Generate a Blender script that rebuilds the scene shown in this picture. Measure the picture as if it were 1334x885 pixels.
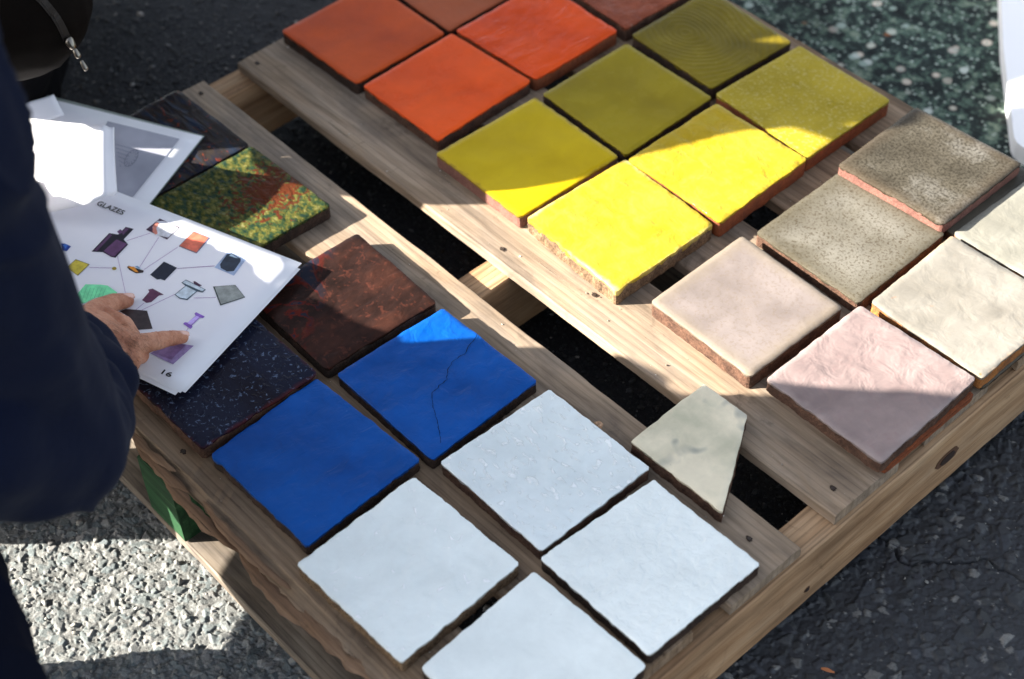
import bpy, math, random
import numpy as np
from mathutils import Vector, noise, Matrix
random.seed(7)
rng = np.random.default_rng(7)
for o in list(bpy.data.objects):
    bpy.data.objects.remove(o)
sc = bpy.context.scene
col = sc.collection

# ------------------------------------------------------------------ camera
CAM = Vector((1.07888, -0.88366, 1.51656))
FW = Vector((-0.5147801581, 0.4386552926, -0.7366022828))
RT = Vector((0.6724683005, 0.7395354853, -0.0295575833))
UP = Vector((-0.5317779363, 0.5105573427, 0.67567997))
FPX = 2224.85
cd = bpy.data.cameras.new('camera')
cam = bpy.data.objects.new('camera', cd)
col.objects.link(cam)
m = Matrix((RT, UP, -FW)).transposed().to_4x4()
m.translation = CAM
cam.matrix_world = m
cd.sensor_width = 36
cd.lens = FPX / 1334 * 36
cd.clip_start = 0.05
cd.clip_end = 500
cd.dof.use_dof = True
cd.dof.focus_distance = 1.84
cd.dof.aperture_fstop = 3.6
sc.camera = cam

# ------------------------------------------------------------------ light
AZ, EL = math.radians(50), math.radians(25)      # heading of the light, height of the sun
w = bpy.data.worlds.new('World')
sc.world = w
w.use_nodes = True
nt = w.node_tree
sky = nt.nodes.new('ShaderNodeTexSky')
sky.sky_type = 'NISHITA'
sky.sun_disc = False
sky.sun_elevation = EL
sky.sun_rotation = math.radians(220)
sky.dust_density = 2.0
nt.nodes['Background'].inputs['Strength'].default_value = 0.066
hs = nt.nodes.new('ShaderNodeHueSaturation')      # hazier, paler blue than the clean model sky
hs.inputs['Saturation'].default_value = 0.5
nt.links.new(sky.outputs[0], hs.inputs['Color'])
nt.links.new(hs.outputs[0], nt.nodes['Background'].inputs['Color'])
sd = bpy.data.lights.new('sun', 'SUN')
sd.energy = 5.0
sd.angle = math.radians(0.5)
sd.color = (1, 0.93, 0.82)
sun = bpy.data.objects.new('sun', sd)
col.objects.link(sun)
S_ = Vector((math.cos(AZ), math.sin(AZ), 0))     # the way the light runs over the ground
T_ = Vector((-S_.y, S_.x, 0))
sun.rotation_euler = (S_ * math.cos(EL) - Vector((0, 0, math.sin(EL)))).to_track_quat('-Z', 'Y').to_euler()
sun.location = (-3, -3, 3)
sc.view_settings.view_transform = 'Standard'
sc.view_settings.look = 'None'
sc.view_settings.exposure = 2.5
sc.view_settings.gamma = 1
sc.render.engine = 'CYCLES'

DECK = 0.125


def at(px, py, z):
    """where the sight line measured at (px, py) in the photograph meets height z"""
    d = FW * FPX + RT * (px - 667) + UP * (442.5 - py)
    return CAM + d * ((z - CAM.z) / d.z)


def sa(s, a, z):
    return S_ * s + T_ * a + Vector((0, 0, z))


# ------------------------------------------------------------------ helpers
def meta(o, label=None, cat=None, group=None, kind=None):
    for k, v in (('label', label), ('category', cat), ('group', group), ('kind', kind)):
        if v:
            o[k] = v
    return o


def empty(name, loc, label, cat, group=None):
    o = bpy.data.objects.new(name, None)
    col.objects.link(o)
    o.location = loc
    o.empty_display_size = 0.05
    return meta(o, label, cat, group)


def mesh(name, v, f, mat, parent=None, smooth=False, loc=None):
    me = bpy.data.meshes.new(name)
    me.from_pydata([tuple(p) for p in v], [], [tuple(q) for q in f])
    me.update()
    if smooth:
        me.shade_smooth()
    if mat:
        me.materials.append(mat)
    o = bpy.data.objects.new(name, me)
    col.objects.link(o)
    if parent:
        o.parent = parent
    if loc is not None:
        o.location = loc
    return o


def box(x0, x1, y0, y1, z0, z1):
    v = [(x, y, z) for x in (x0, x1) for y in (y0, y1) for z in (z0, z1)]
    f = [(0, 1, 3, 2), (4, 6, 7, 5), (0, 4, 5, 1), (2, 3, 7, 6), (0, 2, 6, 4), (1, 5, 7, 3)]
    return v, f


class NT:
    """small node-tree builder"""
    def __init__(s, name, rough=0.5, spec=0.5, coat=0.0):
        s.m = bpy.data.materials.new(name)
        s.m.use_nodes = True
        s.t = s.m.node_tree
        s.b = s.t.nodes['Principled BSDF']
        s.b.inputs['Roughness'].default_value = rough
        s.b.inputs['Specular IOR Level'].default_value = spec
        s.b.inputs['Coat Weight'].default_value = coat
        s.b.inputs['Coat Roughness'].default_value = 0.06
        s.tc = s.n('ShaderNodeTexCoord')
        s.h = None

    def n(s, typ, **kw):
        nd = s.t.nodes.new(typ)
        for k, v in kw.items():
            setattr(nd, k, v)
        return nd

    def l(s, a, b):
        s.t.links.new(a, b)

    def co(s, scale=(1, 1, 1), loc=(0, 0, 0), src='Object', rnd=False):
        mp = s.n('ShaderNodeMapping')
        mp.inputs['Scale'].default_value = scale
        mp.inputs['Location'].default_value = loc
        s.l(s.tc.outputs[src], mp.inputs['Vector'])
        if rnd:
            oi = s.n('ShaderNodeObjectInfo')
            ml = s.n('ShaderNodeMath', operation='MULTIPLY')
            ml.inputs[1].default_value = 37.0
            s.l(oi.outputs['Random'], ml.inputs[0])
            ad = s.n('ShaderNodeVectorMath', operation='ADD')
            s.l(mp.outputs[0], ad.inputs[0])
            s.l(ml.outputs[0], ad.inputs[1])
            return ad.outputs[0]
        return mp.outputs[0]

    def noise(s, vec, scale, detail=4, rough=0.55, dist=0.0):
        nd = s.n('ShaderNodeTexNoise')
        nd.inputs['Scale'].default_value = scale
        nd.inputs['Detail'].default_value = detail
        nd.inputs['Roughness'].default_value = rough
        nd.inputs['Distortion'].default_value = dist
        s.l(vec, nd.inputs['Vector'])
        return nd.outputs['Fac']

    def vor(s, vec, scale, feature='F1', out='Distance', rnd=1.0):
        nd = s.n('ShaderNodeTexVoronoi', feature=feature)
        nd.inputs['Scale'].default_value = scale
        nd.inputs['Randomness'].default_value = rnd
        s.l(vec, nd.inputs['Vector'])
        return nd.outputs[out]

    def ramp(s, fac, stops, interp='LINEAR'):
        nd = s.n('ShaderNodeValToRGB')
        cr = nd.color_ramp
        cr.interpolation = interp
        while len(cr.elements) < len(stops):
            cr.elements.new(0.5)
        for e, (p, c) in zip(cr.elements, stops):
            e.position = p
            if not hasattr(c, '__len__'):
                c = (c, c, c)
            e.color = (*c, 1)
        s.l(fac, nd.inputs['Fac'])
        return nd.outputs['Color']

    def mix(s, fac, a, b, mode='MIX'):
        nd = s.n('ShaderNodeMix', data_type='RGBA', blend_type=mode)
        for sock, val in ((nd.inputs[0], fac), (nd.inputs[6], a), (nd.inputs[7], b)):
            if hasattr(val, 'is_linked') or isinstance(val, bpy.types.NodeSocket):
                s.l(val, sock)
            elif hasattr(val, '__len__'):
                sock.default_value = (*val, 1)
            else:
                sock.default_value = val
        return nd.outputs[2]

    def math(s, op, a, b=None):
        nd = s.n('ShaderNodeMath', operation=op)
        for i, v in enumerate((a, b)):
            if v is None:
                continue
            if isinstance(v, bpy.types.NodeSocket):
                s.l(v, nd.inputs[i])
            else:
                nd.inputs[i].default_value = v
        return nd.outputs[0]

    def bump(s, h, strength=0.3, dist=0.001):
        nd = s.n('ShaderNodeBump')
        nd.inputs['Strength'].default_value = strength
        nd.inputs['Distance'].default_value = dist
        s.l(h, nd.inputs['Height'])
        if s.h:
            s.l(s.h, nd.inputs['Normal'])
        s.h = nd.outputs[0]
        s.l(s.h, s.b.inputs['Normal'])
        return s

    def color(s, c):
        if isinstance(c, bpy.types.NodeSocket):
            s.l(c, s.b.inputs['Base Color'])
        else:
            s.b.inputs['Base Color'].default_value = (*c, 1)
        return s

    def rough(s, r):
        s.l(r, s.b.inputs['Roughness'])
        return s


def plain(name, c, rough=0.6, spec=0.5):
    k = NT(name, rough, spec)
    k.color(c)
    v = k.co()
    k.bump(k.noise(v, 900, 3), 0.15, 0.0004)
    return k.m


# ------------------------------------------------------------------ materials: wood
def wood(name, dark, mid, light, stain=0.6, grain=1.0):
    k = NT(name, 0.78, 0.2)
    fine = k.noise(k.co((1.6, 60, 60), rnd=True), 7, 6, 0.7, 0.25)
    broad = k.noise(k.co((1.3, 11, 11), rnd=True), 5, 5, 0.6, 0.5)
    rings = k.n('ShaderNodeTexWave', wave_type='BANDS', bands_direction='Y')
    rings.inputs['Scale'].default_value = 1.1
    rings.inputs['Distortion'].default_value = 3.2
    rings.inputs['Detail'].default_value = 2
    rings.inputs['Detail Scale'].default_value = 0.5
    k.l(k.co((0.7, 34, 34), rnd=True), rings.inputs['Vector'])
    base = k.ramp(broad, [(0.28, dark), (0.5, mid), (0.74, light)])
    c = k.mix(0.55 * grain, base, k.ramp(fine, [(0.3, 0.55), (0.5, 0.98), (0.7, 1.18)]), 'MULTIPLY')
    c = k.mix(0.45 * grain, c, k.ramp(rings.outputs['Fac'], [(0.0, 0.5), (0.16, 0.95), (0.85, 1.05)]), 'MULTIPLY')
    blot = k.noise(k.co((2.4, 7, 7), rnd=True), 3.0, 5, 0.6, 0.6)
    c = k.mix(stain, c, k.ramp(blot, [(0.34, (0.50, 0.53, 0.60)), (0.5, (0.96, 0.95, 0.94)), (0.68, (1.12, 1.02, 0.90))]), 'MULTIPLY')
    smudge = k.noise(k.co((9, 9, 9), (2, 5, 1), rnd=True), 2.2, 6, 0.7, 0.8)
    c = k.mix(k.ramp(smudge, [(0.60, 0.0), (0.72, 0.55)]), c, tuple(x * 0.35 for x in dark))
    crack = k.noise(k.co((1.8, 120, 120), rnd=True), 3.2, 3, 0.5, 0.25)
    c = k.mix(k.ramp(crack, [(0.23, 0.9), (0.285, 0.0)]), c, tuple(x * 0.2 for x in dark))
    k.color(c)
    k.bump(fine, 0.35, 0.0007)
    k.bump(rings.outputs['Fac'], 0.25, 0.0005)
    k.bump(k.ramp(crack, [(0.23, 0), (0.3, 1)]), 0.5, 0.0012)
    return k.m


W_GREY = wood('weathered_grey_wood', (0.155, 0.114, 0.079), (0.262, 0.200, 0.144), (0.37, 0.29, 0.215), 0.6, 0.8)
W_BROWN = wood('brown_deck_wood', (0.13, 0.085, 0.052), (0.235, 0.165, 0.108), (0.34, 0.25, 0.17))
W_YELLOW = wood('sawn_pine_wood', (0.22, 0.125, 0.065), (0.36, 0.225, 0.125), (0.48, 0.33, 0.20), 0.35, 1.35)
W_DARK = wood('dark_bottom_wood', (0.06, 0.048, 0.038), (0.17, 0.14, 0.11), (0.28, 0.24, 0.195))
GREEN = wood('green_stained_wood', (0.005, 0.026, 0.010), (0.016, 0.062, 0.024), (0.07, 0.15, 0.07), 0.4)
SPLIT = wood('split_red_wood', (0.10, 0.055, 0.032), (0.19, 0.115, 0.07), (0.28, 0.185, 0.12), 0.3)


# ------------------------------------------------------------------ materials: clay
def clay(name, c, c2, rough=0.95, amt=0.8):
    k = NT(name, rough, 0.2)
    v = k.co(rnd=True)
    n1 = k.noise(v, 420, 4, 0.7)
    n2 = k.noise(v, 60, 4)
    cc = k.mix(k.ramp(n2, [(0.38, 0), (0.62, 1)]), c, c2)
    cc = k.mix(amt, cc, k.ramp(n1, [(0.32, 0.25), (0.5, 0.9), (0.7, 1.6)]), 'MULTIPLY')
    k.color(cc)
    k.bump(n1, 0.8, 0.0016)
    return k.m


C_TERRA = clay('terracotta_body', (0.24, 0.068, 0.026), (0.17, 0.052, 0.024), amt=0.35)
C_BROWN = clay('brown_clay_body', (0.06, 0.032, 0.022), (0.11, 0.058, 0.038), amt=0.7)
C_PINK = clay('pink_clay_body', (0.19, 0.09, 0.07), (0.14, 0.065, 0.052), amt=0.4)
C_SPECK = clay('speckled_clay_body', (0.20, 0.13, 0.075), (0.12, 0.075, 0.045), amt=1.0)
C_DARK = clay('dark_clay_body', (0.028, 0.019, 0.015), (0.055, 0.032, 0.023), amt=0.8)
C_PALE = clay('pale_clay_body', (0.42, 0.28, 0.18), (0.3, 0.16, 0.09), amt=0.9)
C_ORANGE = clay('orange_clay_body', (0.36, 0.14, 0.04), (0.16, 0.07, 0.035), amt=0.5)


# ------------------------------------------------------------------ materials: glazes
def glaze(name, stops, scale=14, rough=0.22, bs=0.25, bscale=40, bd=0.002, detail=5,
          spots=None, speck=None, coat=0.0, extra=None, stretch=(1, 1, 1), dist=0.0, micro=0.12, edge=None):
    dark_ = name in ('oxblood_glaze', 'speckled_midnight_glaze', 'streaked_black_glaze', 'moss_green_glaze')
    k = NT(name, rough, 0.5 if 'white' in name else 0.06 if dark_ else 0.16, coat * (1.0 if 'white' in name else 0.0 if dark_ else 0.15))
    v = k.co()
    vs = k.co(stretch)
    c = k.ramp(k.noise(vs, scale, detail, 0.6, dist), stops)
    if speck:                       # fine grains of another colour
        col_, sc_, lo, hi, a = speck
        f = k.ramp(k.noise(v, sc_, 3, 0.6), [(lo, 0.0), (hi, a)])
        c = k.mix(f, c, col_)
    if spots:
        col_, sc_, lo, hi, a = spots
        f = k.ramp(k.noise(v, sc_, 4, 0.65, 0.8), [(lo, 0.0), (hi, a)])
        c = k.mix(f, c, col_)
    if extra:
        c = extra(k, v, c)
    if edge:                        # thin glaze breaking along the rim
        col_, w0, w1, a = edge
        sx = k.n('ShaderNodeSeparateXYZ')
        k.l(k.tc.outputs['Object'], sx.inputs[0])
        mx = k.math('MAXIMUM', k.math('ABSOLUTE', sx.outputs[0]), k.math('ABSOLUTE', sx.outputs[1]))
        mx = k.math('ADD', mx, k.math('MULTIPLY', k.math('SUBTRACT', k.noise(v, 90, 3), 0.5), 0.012))
        f = k.n('ShaderNodeMapRange')
        f.inputs[1].default_value = w0
        f.inputs[2].default_value = w1
        f.inputs[4].default_value = a
        k.l(mx, f.inputs[0])
        c = k.mix(f.outputs[0], c, col_)
    tone = k.noise(v, 22, 6, 0.65, 0.4)
    lo, hi = (0.93, 1.05) if 'white' in name else (0.93, 1.06) if 'lemon' in name or 'mustard' in name or 'olive' in name else (0.88, 1.10)
    c = k.mix(1.0, c, k.ramp(tone, [(0.32, lo), (0.68, hi)]), 'MULTIPLY')
    pin = k.ramp(k.noise(v, 420, 2, 0.5), [(0.765, 0.0), (0.79, 0.65)])
    c = k.mix(pin, c, (0.03, 0.025, 0.02))
    k.color(c)
    k.rough(k.ramp(k.noise(v, 35, 4, 0.6), [(0.3, max(0.03, rough * 0.7)), (0.7, rough * 1.35)]))
    k.bump(k.noise(k.co(stretch), bscale, 3, 0.5, 0.5), bs, bd)
    k.bump(k.noise(v, 700, 3, 0.6), micro, 0.0005)
    return k.m


def lumps(scale, lo, hi, strength, stretch=(1, 1, 1), d=0.0015, tint=None):
    def f(k, v, c):
        h = k.ramp(k.noise(k.co(stretch), scale, 3, 0.55, 0.6), [(lo, 0), (hi, 1)])
        k.bump(h, strength, d)
        return k.mix(h, c, tint) if tint else c
    return f


G = {}
WT = [(0.3, (0.76, 0.815, 0.80)), (0.7, (0.81, 0.86, 0.84))]
WE = ((0.35, 0.3, 0.25), 0.0765, 0.080, 0.5)
G['white_a'] = glaze('white_glaze', WT, 8, 0.16, 0.5, 40, 0.005, coat=0.4, spots=((.25,.2,.16), 300, .78, .80, .7), extra=lumps(110, 0.63, 0.70, 0.6, (1, 0.7, 1), .0012, (.93, .95, .96)))  # paler tint on the lumps paints small highlights into the white
G['white_b'] = glaze('bubbled_white_glaze', [(0.3, (0.66, 0.73, 0.74)), (0.7, (0.71, 0.77, 0.78))], 8, 0.10, 0.30, 30, 0.004, coat=0.5, extra=lumps(150, 0.57, 0.66, 0.8, (0.6, 1, 1), 0.0013, (.84, .88, .89)))  # bluish base with whiter lumps: glossy highlights painted into the colour
G['white_c'] = glaze('rippled_white_glaze', WT, 8, 0.12, 0.8, 95, 0.003, coat=0.5, spots=((.25,.2,.16), 300, .78, .80, .7))
G['white_d'] = glaze('smooth_white_glaze', WT, 8, 0.16, 0.35, 40, 0.004, coat=0.4, spots=((.25,.2,.16), 320, .78, .80, .7))
G['blue_a'] = glaze('cobalt_glaze', [(0.3, (0.0005, 0.048, 0.235)), (0.7, (0.001, 0.072, 0.32))], 10, 0.42, 0.5, 26, 0.004,
                    extra=lumps(60, 0.45, 0.7, 0.5, (1, 0.6, 1)), speck=((0.2, 0.4, 0.8), 260, 0.74, 0.8, 0.5), micro=0.3)
G['blue_b'] = glaze('cracked_cobalt_glaze', [(0.3, (0.0005, 0.048, 0.235)), (0.7, (0.001, 0.070, 0.32))], 12, 0.38, 0.4, 22, 0.004,
                    extra=lumps(50, 0.45, 0.7, 0.4), micro=0.3)


def brown_extra(k, v, c):
    n = k.noise(k.co((1, 1.3, 1), (0.3, 0, 0)), 15, 4, 0.55, 1.0)
    f = k.ramp(n, [(0.54, 0), (0.56, 1)])
    rim = k.ramp(n, [(0.515, 0), (0.535, 1), (0.552, 1), (0.57, 0)])
    sx = k.n('ShaderNodeSeparateXYZ')
    k.l(k.tc.outputs['Object'], sx.inputs[0])
    a = k.math('ADD', k.math('MULTIPLY', sx.outputs[0], -6.0), k.math('MULTIPLY', sx.outputs[1], -6.0))
    msk = k.ramp(k.math('ADD', a, 0.12), [(0.25, 0), (0.5, 1)])
    c = k.mix(k.math('MULTIPLY', f, msk), c, (0.014, 0.016, 0.028))
    c = k.mix(k.math('MULTIPLY', rim, msk), c, (0.08, 0.011, 0.007))
    f = k.ramp(k.noise(v, 120, 4, 0.65, 0.6), [(0.56, 0), (0.66, .55)])
    return k.mix(f, c, (0.085, 0.027, 0.018))


G['brown'] = glaze('oxblood_glaze', [(0.35, (0.012, 0.007, 0.006)), (0.5, (0.022, 0.011, 0.009)), (0.7, (0.042, 0.017, 0.012))], 30, 0.16,
                   0.5, 60, 0.003, extra=brown_extra, stretch=(1, 0.6, 1), coat=0.0)
G['navy'] = glaze('speckled_midnight_glaze', [(0.35, (0.010, 0.008, 0.013)), (0.6, (0.012, 0.014, 0.028))], 16, 0.12, 0.4, 35, 0.003,
                  spots=((0.11, 0.15, 0.24), 190, 0.59, 0.65, 0.7), stretch=(0.5, 1, 1), coat=0.5,
                  extra=lumps(110, 0.55, 0.66, 0.5), edge=((0.10, 0.016, 0.009), 0.0735, 0.080, 0.55))


def moss_extra(k, v, c):
    sx = k.n('ShaderNodeSeparateXYZ')
    k.l(k.tc.outputs['Object'], sx.inputs[0])
    dx = k.math('ADD', sx.outputs[0], -0.005)
    dy = k.math('ADD', sx.outputs[1], -0.045)
    d = k.math('SQRT', k.math('ADD', k.math('MULTIPLY', dx, dx), k.math('MULTIPLY', k.math('MULTIPLY', dy, dy), 0.5)))
    n = k.noise(v, 110, 4, 0.6, 1.0)
    m = k.math('SUBTRACT', k.math('ADD', n, 0.13), k.math('MULTIPLY', d, 5.6))
    c = k.mix(k.ramp(m, [(0.42, 0), (0.47, 1)]), c, (0.07, 0.019, 0.008))
    return c


G['moss'] = glaze('moss_green_glaze', [(0.30, (0.008, 0.022, 0.020)), (0.45, (0.022, 0.040, 0.016)), (0.58, (0.085, 0.080, 0.018)), (0.72, (0.17, 0.165, 0.07))],
                  150, 0.2, 0.8, 130, 0.003, extra=moss_extra, coat=0.6, dist=0.15, stretch=(0.7, 1, 1))
G['night'] = glaze('streaked_black_glaze', [(0.35, (0.010, 0.012, 0.022)), (0.5, (0.028, 0.022, 0.018)), (0.62, (0.018, 0.026, 0.045))], 60, 0.15,
                   0.7, 60, 0.003, spots=((0.16, 0.03, 0.012), 100, 0.60, 0.66, 0.85), stretch=(0.3, 1.2, 1), coat=0.4)
G['red_a'] = glaze('burnt_red_glaze', [(0.3, (0.378, 0.0495, 0.009)), (0.7, (0.504, 0.0765, 0.0126))], 9, 0.4, 0.25, 40, 0.0015,
                   speck=((0.22, 0.035, 0.01), 300, 0.56, 0.75, 0.4), micro=0.3)
G['red_b'] = glaze('orange_red_glaze', [(0.3, (0.66, 0.070, 0.008)), (0.7, (0.74, 0.092, 0.012))], 9, 0.3, 0.4, 30, 0.002, micro=0.2)
G['red_c'] = glaze('glossy_red_glaze', [(0.3, (0.56, 0.055, 0.009)), (0.7, (0.66, 0.075, 0.011))], 14, 0.16, 0.5, 34, 0.003, coat=0.5,
                   extra=lumps(60, 0.5, 0.7, 0.4, (1, 0.5, 1)))
G['red_d'] = glaze('dull_brick_glaze', [(0.3, (0.22, 0.06, 0.025)), (0.7, (0.34, 0.08, 0.03))], 9, 0.5, 0.3, 40, 0.002, micro=0.3)
G['red_e'] = glaze('mottled_brick_glaze', [(0.35, (0.14, 0.035, 0.018)), (0.7, (0.26, 0.07, 0.035))], 30, 0.25, 0.8, 60, 0.003,
                   spots=((0.45, 0.3, 0.22), 90, 0.62, 0.72, 0.6))
YE = ((0.12, 0.07, 0.01), 0.0755, 0.0795, 0.6)
G['yellow_a'] = glaze('mustard_glaze', [(0.3, (0.42, 0.29, 0.004)), (0.7, (0.49, 0.355, 0.006))], 9, 0.2, 0.2, 26, 0.002, coat=0.4, edge=YE)
G['yellow_b'] = glaze('lemon_glaze', [(0.3, (0.36, 0.245, 0.012)), (0.7, (0.40, 0.285, 0.022))], 16, 0.3, 0.8, 30, 0.004,
                      extra=lumps(55, 0.42, 0.72, 0.35, (0.7, 1, 1), .0015, (.40, .30, .035)), edge=((0.6, 0.5, 0.2), 0.075, 0.08, 0.7))
G['yellow_c'] = glaze('bumpy_lemon_glaze', [(0.3, (0.36, 0.245, 0.012)), (0.7, (0.40, 0.285, 0.022))], 16, 0.22, 0.8, 36, 0.004, coat=0.3,
                      extra=lumps(75, 0.46, 0.74, 0.35, (0.7, 1, 1), 0.0015, (.40, .30, .035)))
G['olive_a'] = glaze('olive_glaze', [(0.3, (0.20, 0.148, 0.008)), (0.7, (0.28, 0.215, 0.008))], 9, 0.25, 0.25, 26, 0.002,
                     speck=((0.12, 0.1, 0.01), 400, 0.6, 0.8, 0.4), coat=0.3)


def olive_rings(k, v, c):
    wv = k.n('ShaderNodeTexWave', wave_type='RINGS', rings_direction='Z')
    wv.inputs['Scale'].default_value = 34
    wv.inputs['Distortion'].default_value = 16
    wv.inputs['Detail'].default_value = 1.5
    wv.inputs['Detail Scale'].default_value = 0.35
    k.l(k.co((1, 1.2, 1), (.03, .02, 0)), wv.inputs['Vector'])
    k.bump(wv.outputs['Fac'], 0.22, 0.001)
    return k.mix(0.13, c, k.ramp(wv.outputs['Fac'], [(0, 0.7), (1, 1.3)]), 'MULTIPLY')


G['olive_b'] = glaze('rippled_olive_glaze', [(0.3, (0.095, 0.072, 0.007)), (0.7, (0.185, 0.14, 0.010))], 9, 0.22, 0.2, 26, 0.002, extra=olive_rings, coat=0.3)
G['olive_c'] = glaze('satin_olive_glaze', [(0.3, (0.25, 0.19, 0.012)), (0.7, (0.34, 0.26, 0.020))], 12, 0.35, 0.3, 40, 0.002,
                     speck=((0.42, 0.35, 0.13), 220, 0.52, 0.66, 0.5), micro=0.3)
G['grey_a'] = glaze('smoky_grey_glaze', [(0.3, (0.044, 0.0376, 0.0272)), (0.55, (0.076, 0.0672, 0.0512)), (0.75, (0.176, 0.168, 0.152))], 16, 0.25, 0.3, 30, 0.002,
                    speck=((0.016, 0.013, 0.008), 330, 0.44, 0.62, 0.75), edge=((0.06, 0.045, 0.03), 0.055, 0.082, 0.8), coat=0.3)
G['taupe'] = glaze('speckled_taupe_glaze', [(0.3, (0.104, 0.0936, 0.072)), (0.6, (0.152, 0.1424, 0.12))], 16, 0.3, 0.3, 30, 0.002,
                   speck=((0.04, 0.027, 0.014), 340, 0.50, 0.66, 0.7), edge=((0.055, 0.045, 0.025), 0.045, 0.085, 0.8), coat=0.2)
G['mauve'] = glaze('pale_mauve_glaze', [(0.3, (0.1562, 0.1308, 0.1211)), (0.7, (0.1976, 0.1689, 0.1594))], 16, 0.35, 0.3, 30, 0.002,
                   speck=((0.15, 0.12, 0.10), 260, 0.5, 0.64, 0.6), edge=((0.19, 0.155, 0.11), 0.055, 0.08, 0.8))
G['pink'] = glaze('dusty_pink_glaze', [(0.3, (0.1778, 0.135, 0.1317)), (0.7, (0.2438, 0.1878, 0.1778))], 22, 0.38, 0.9, 34, 0.004,
                  speck=((0.22, 0.155, 0.15), 120, 0.54, 0.7, 0.6), edge=((0.3, 0.25, 0.24), 0.07, 0.08, 0.6))
G['cream'] = glaze('cream_glaze', [(0.3, (0.1697, 0.1572, 0.1351)), (0.7, (0.2231, 0.2106, 0.1854))], 20, 0.35, 0.6, 40, 0.003,
                   speck=((0.19, 0.17, 0.14), 110, 0.56, 0.7, 0.5), spots=((0.35, 0.13, 0.04), 60, 0.69, 0.73, 0.8),
                   edge=((0.5, 0.33, 0.18), 0.075, 0.08, 0.5))
G['cream_b'] = glaze('pale_sage_cream_glaze', [(0.3, (0.1823, 0.176, 0.1477)), (0.7, (0.2263, 0.2199, 0.1886))], 20, 0.35, 0.6, 40, 0.003,
                     spots=((0.35, 0.25, 0.14), 110, 0.66, 0.7, 0.7))
G['slate'] = glaze('dark_olive_slate_glaze', [(0.3, (0.05, 0.045, 0.035)), (0.7, (0.09, 0.08, 0.06))], 20, 0.3, 0.3, 40, 0.002)


def sage_extra(k, v, c):
    f = k.ramp(k.noise(k.co((1, 1, 1), (0.2, 0.4, 0)), 30, 2, 0.4, 0.2), [(0.64, 0), (0.74, 0.6)])
    return k.mix(f, c, (0.17, 0.20, 0.20))


G['sage'] = glaze('sage_celadon_glaze', [(0.35, (0.48, 0.46, 0.34)), (0.6, (0.68, 0.61, 0.46))], 14, 0.22, 0.3, 20, 0.002, coat=0.3, extra=sage_extra,
                  edge=((0.12, 0.07, 0.03), 0.2, 0.3, 0.5))


# ------------------------------------------------------------------ tiles
TILE_GROUP = 'glazed tiles laid out on the pallet'


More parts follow.
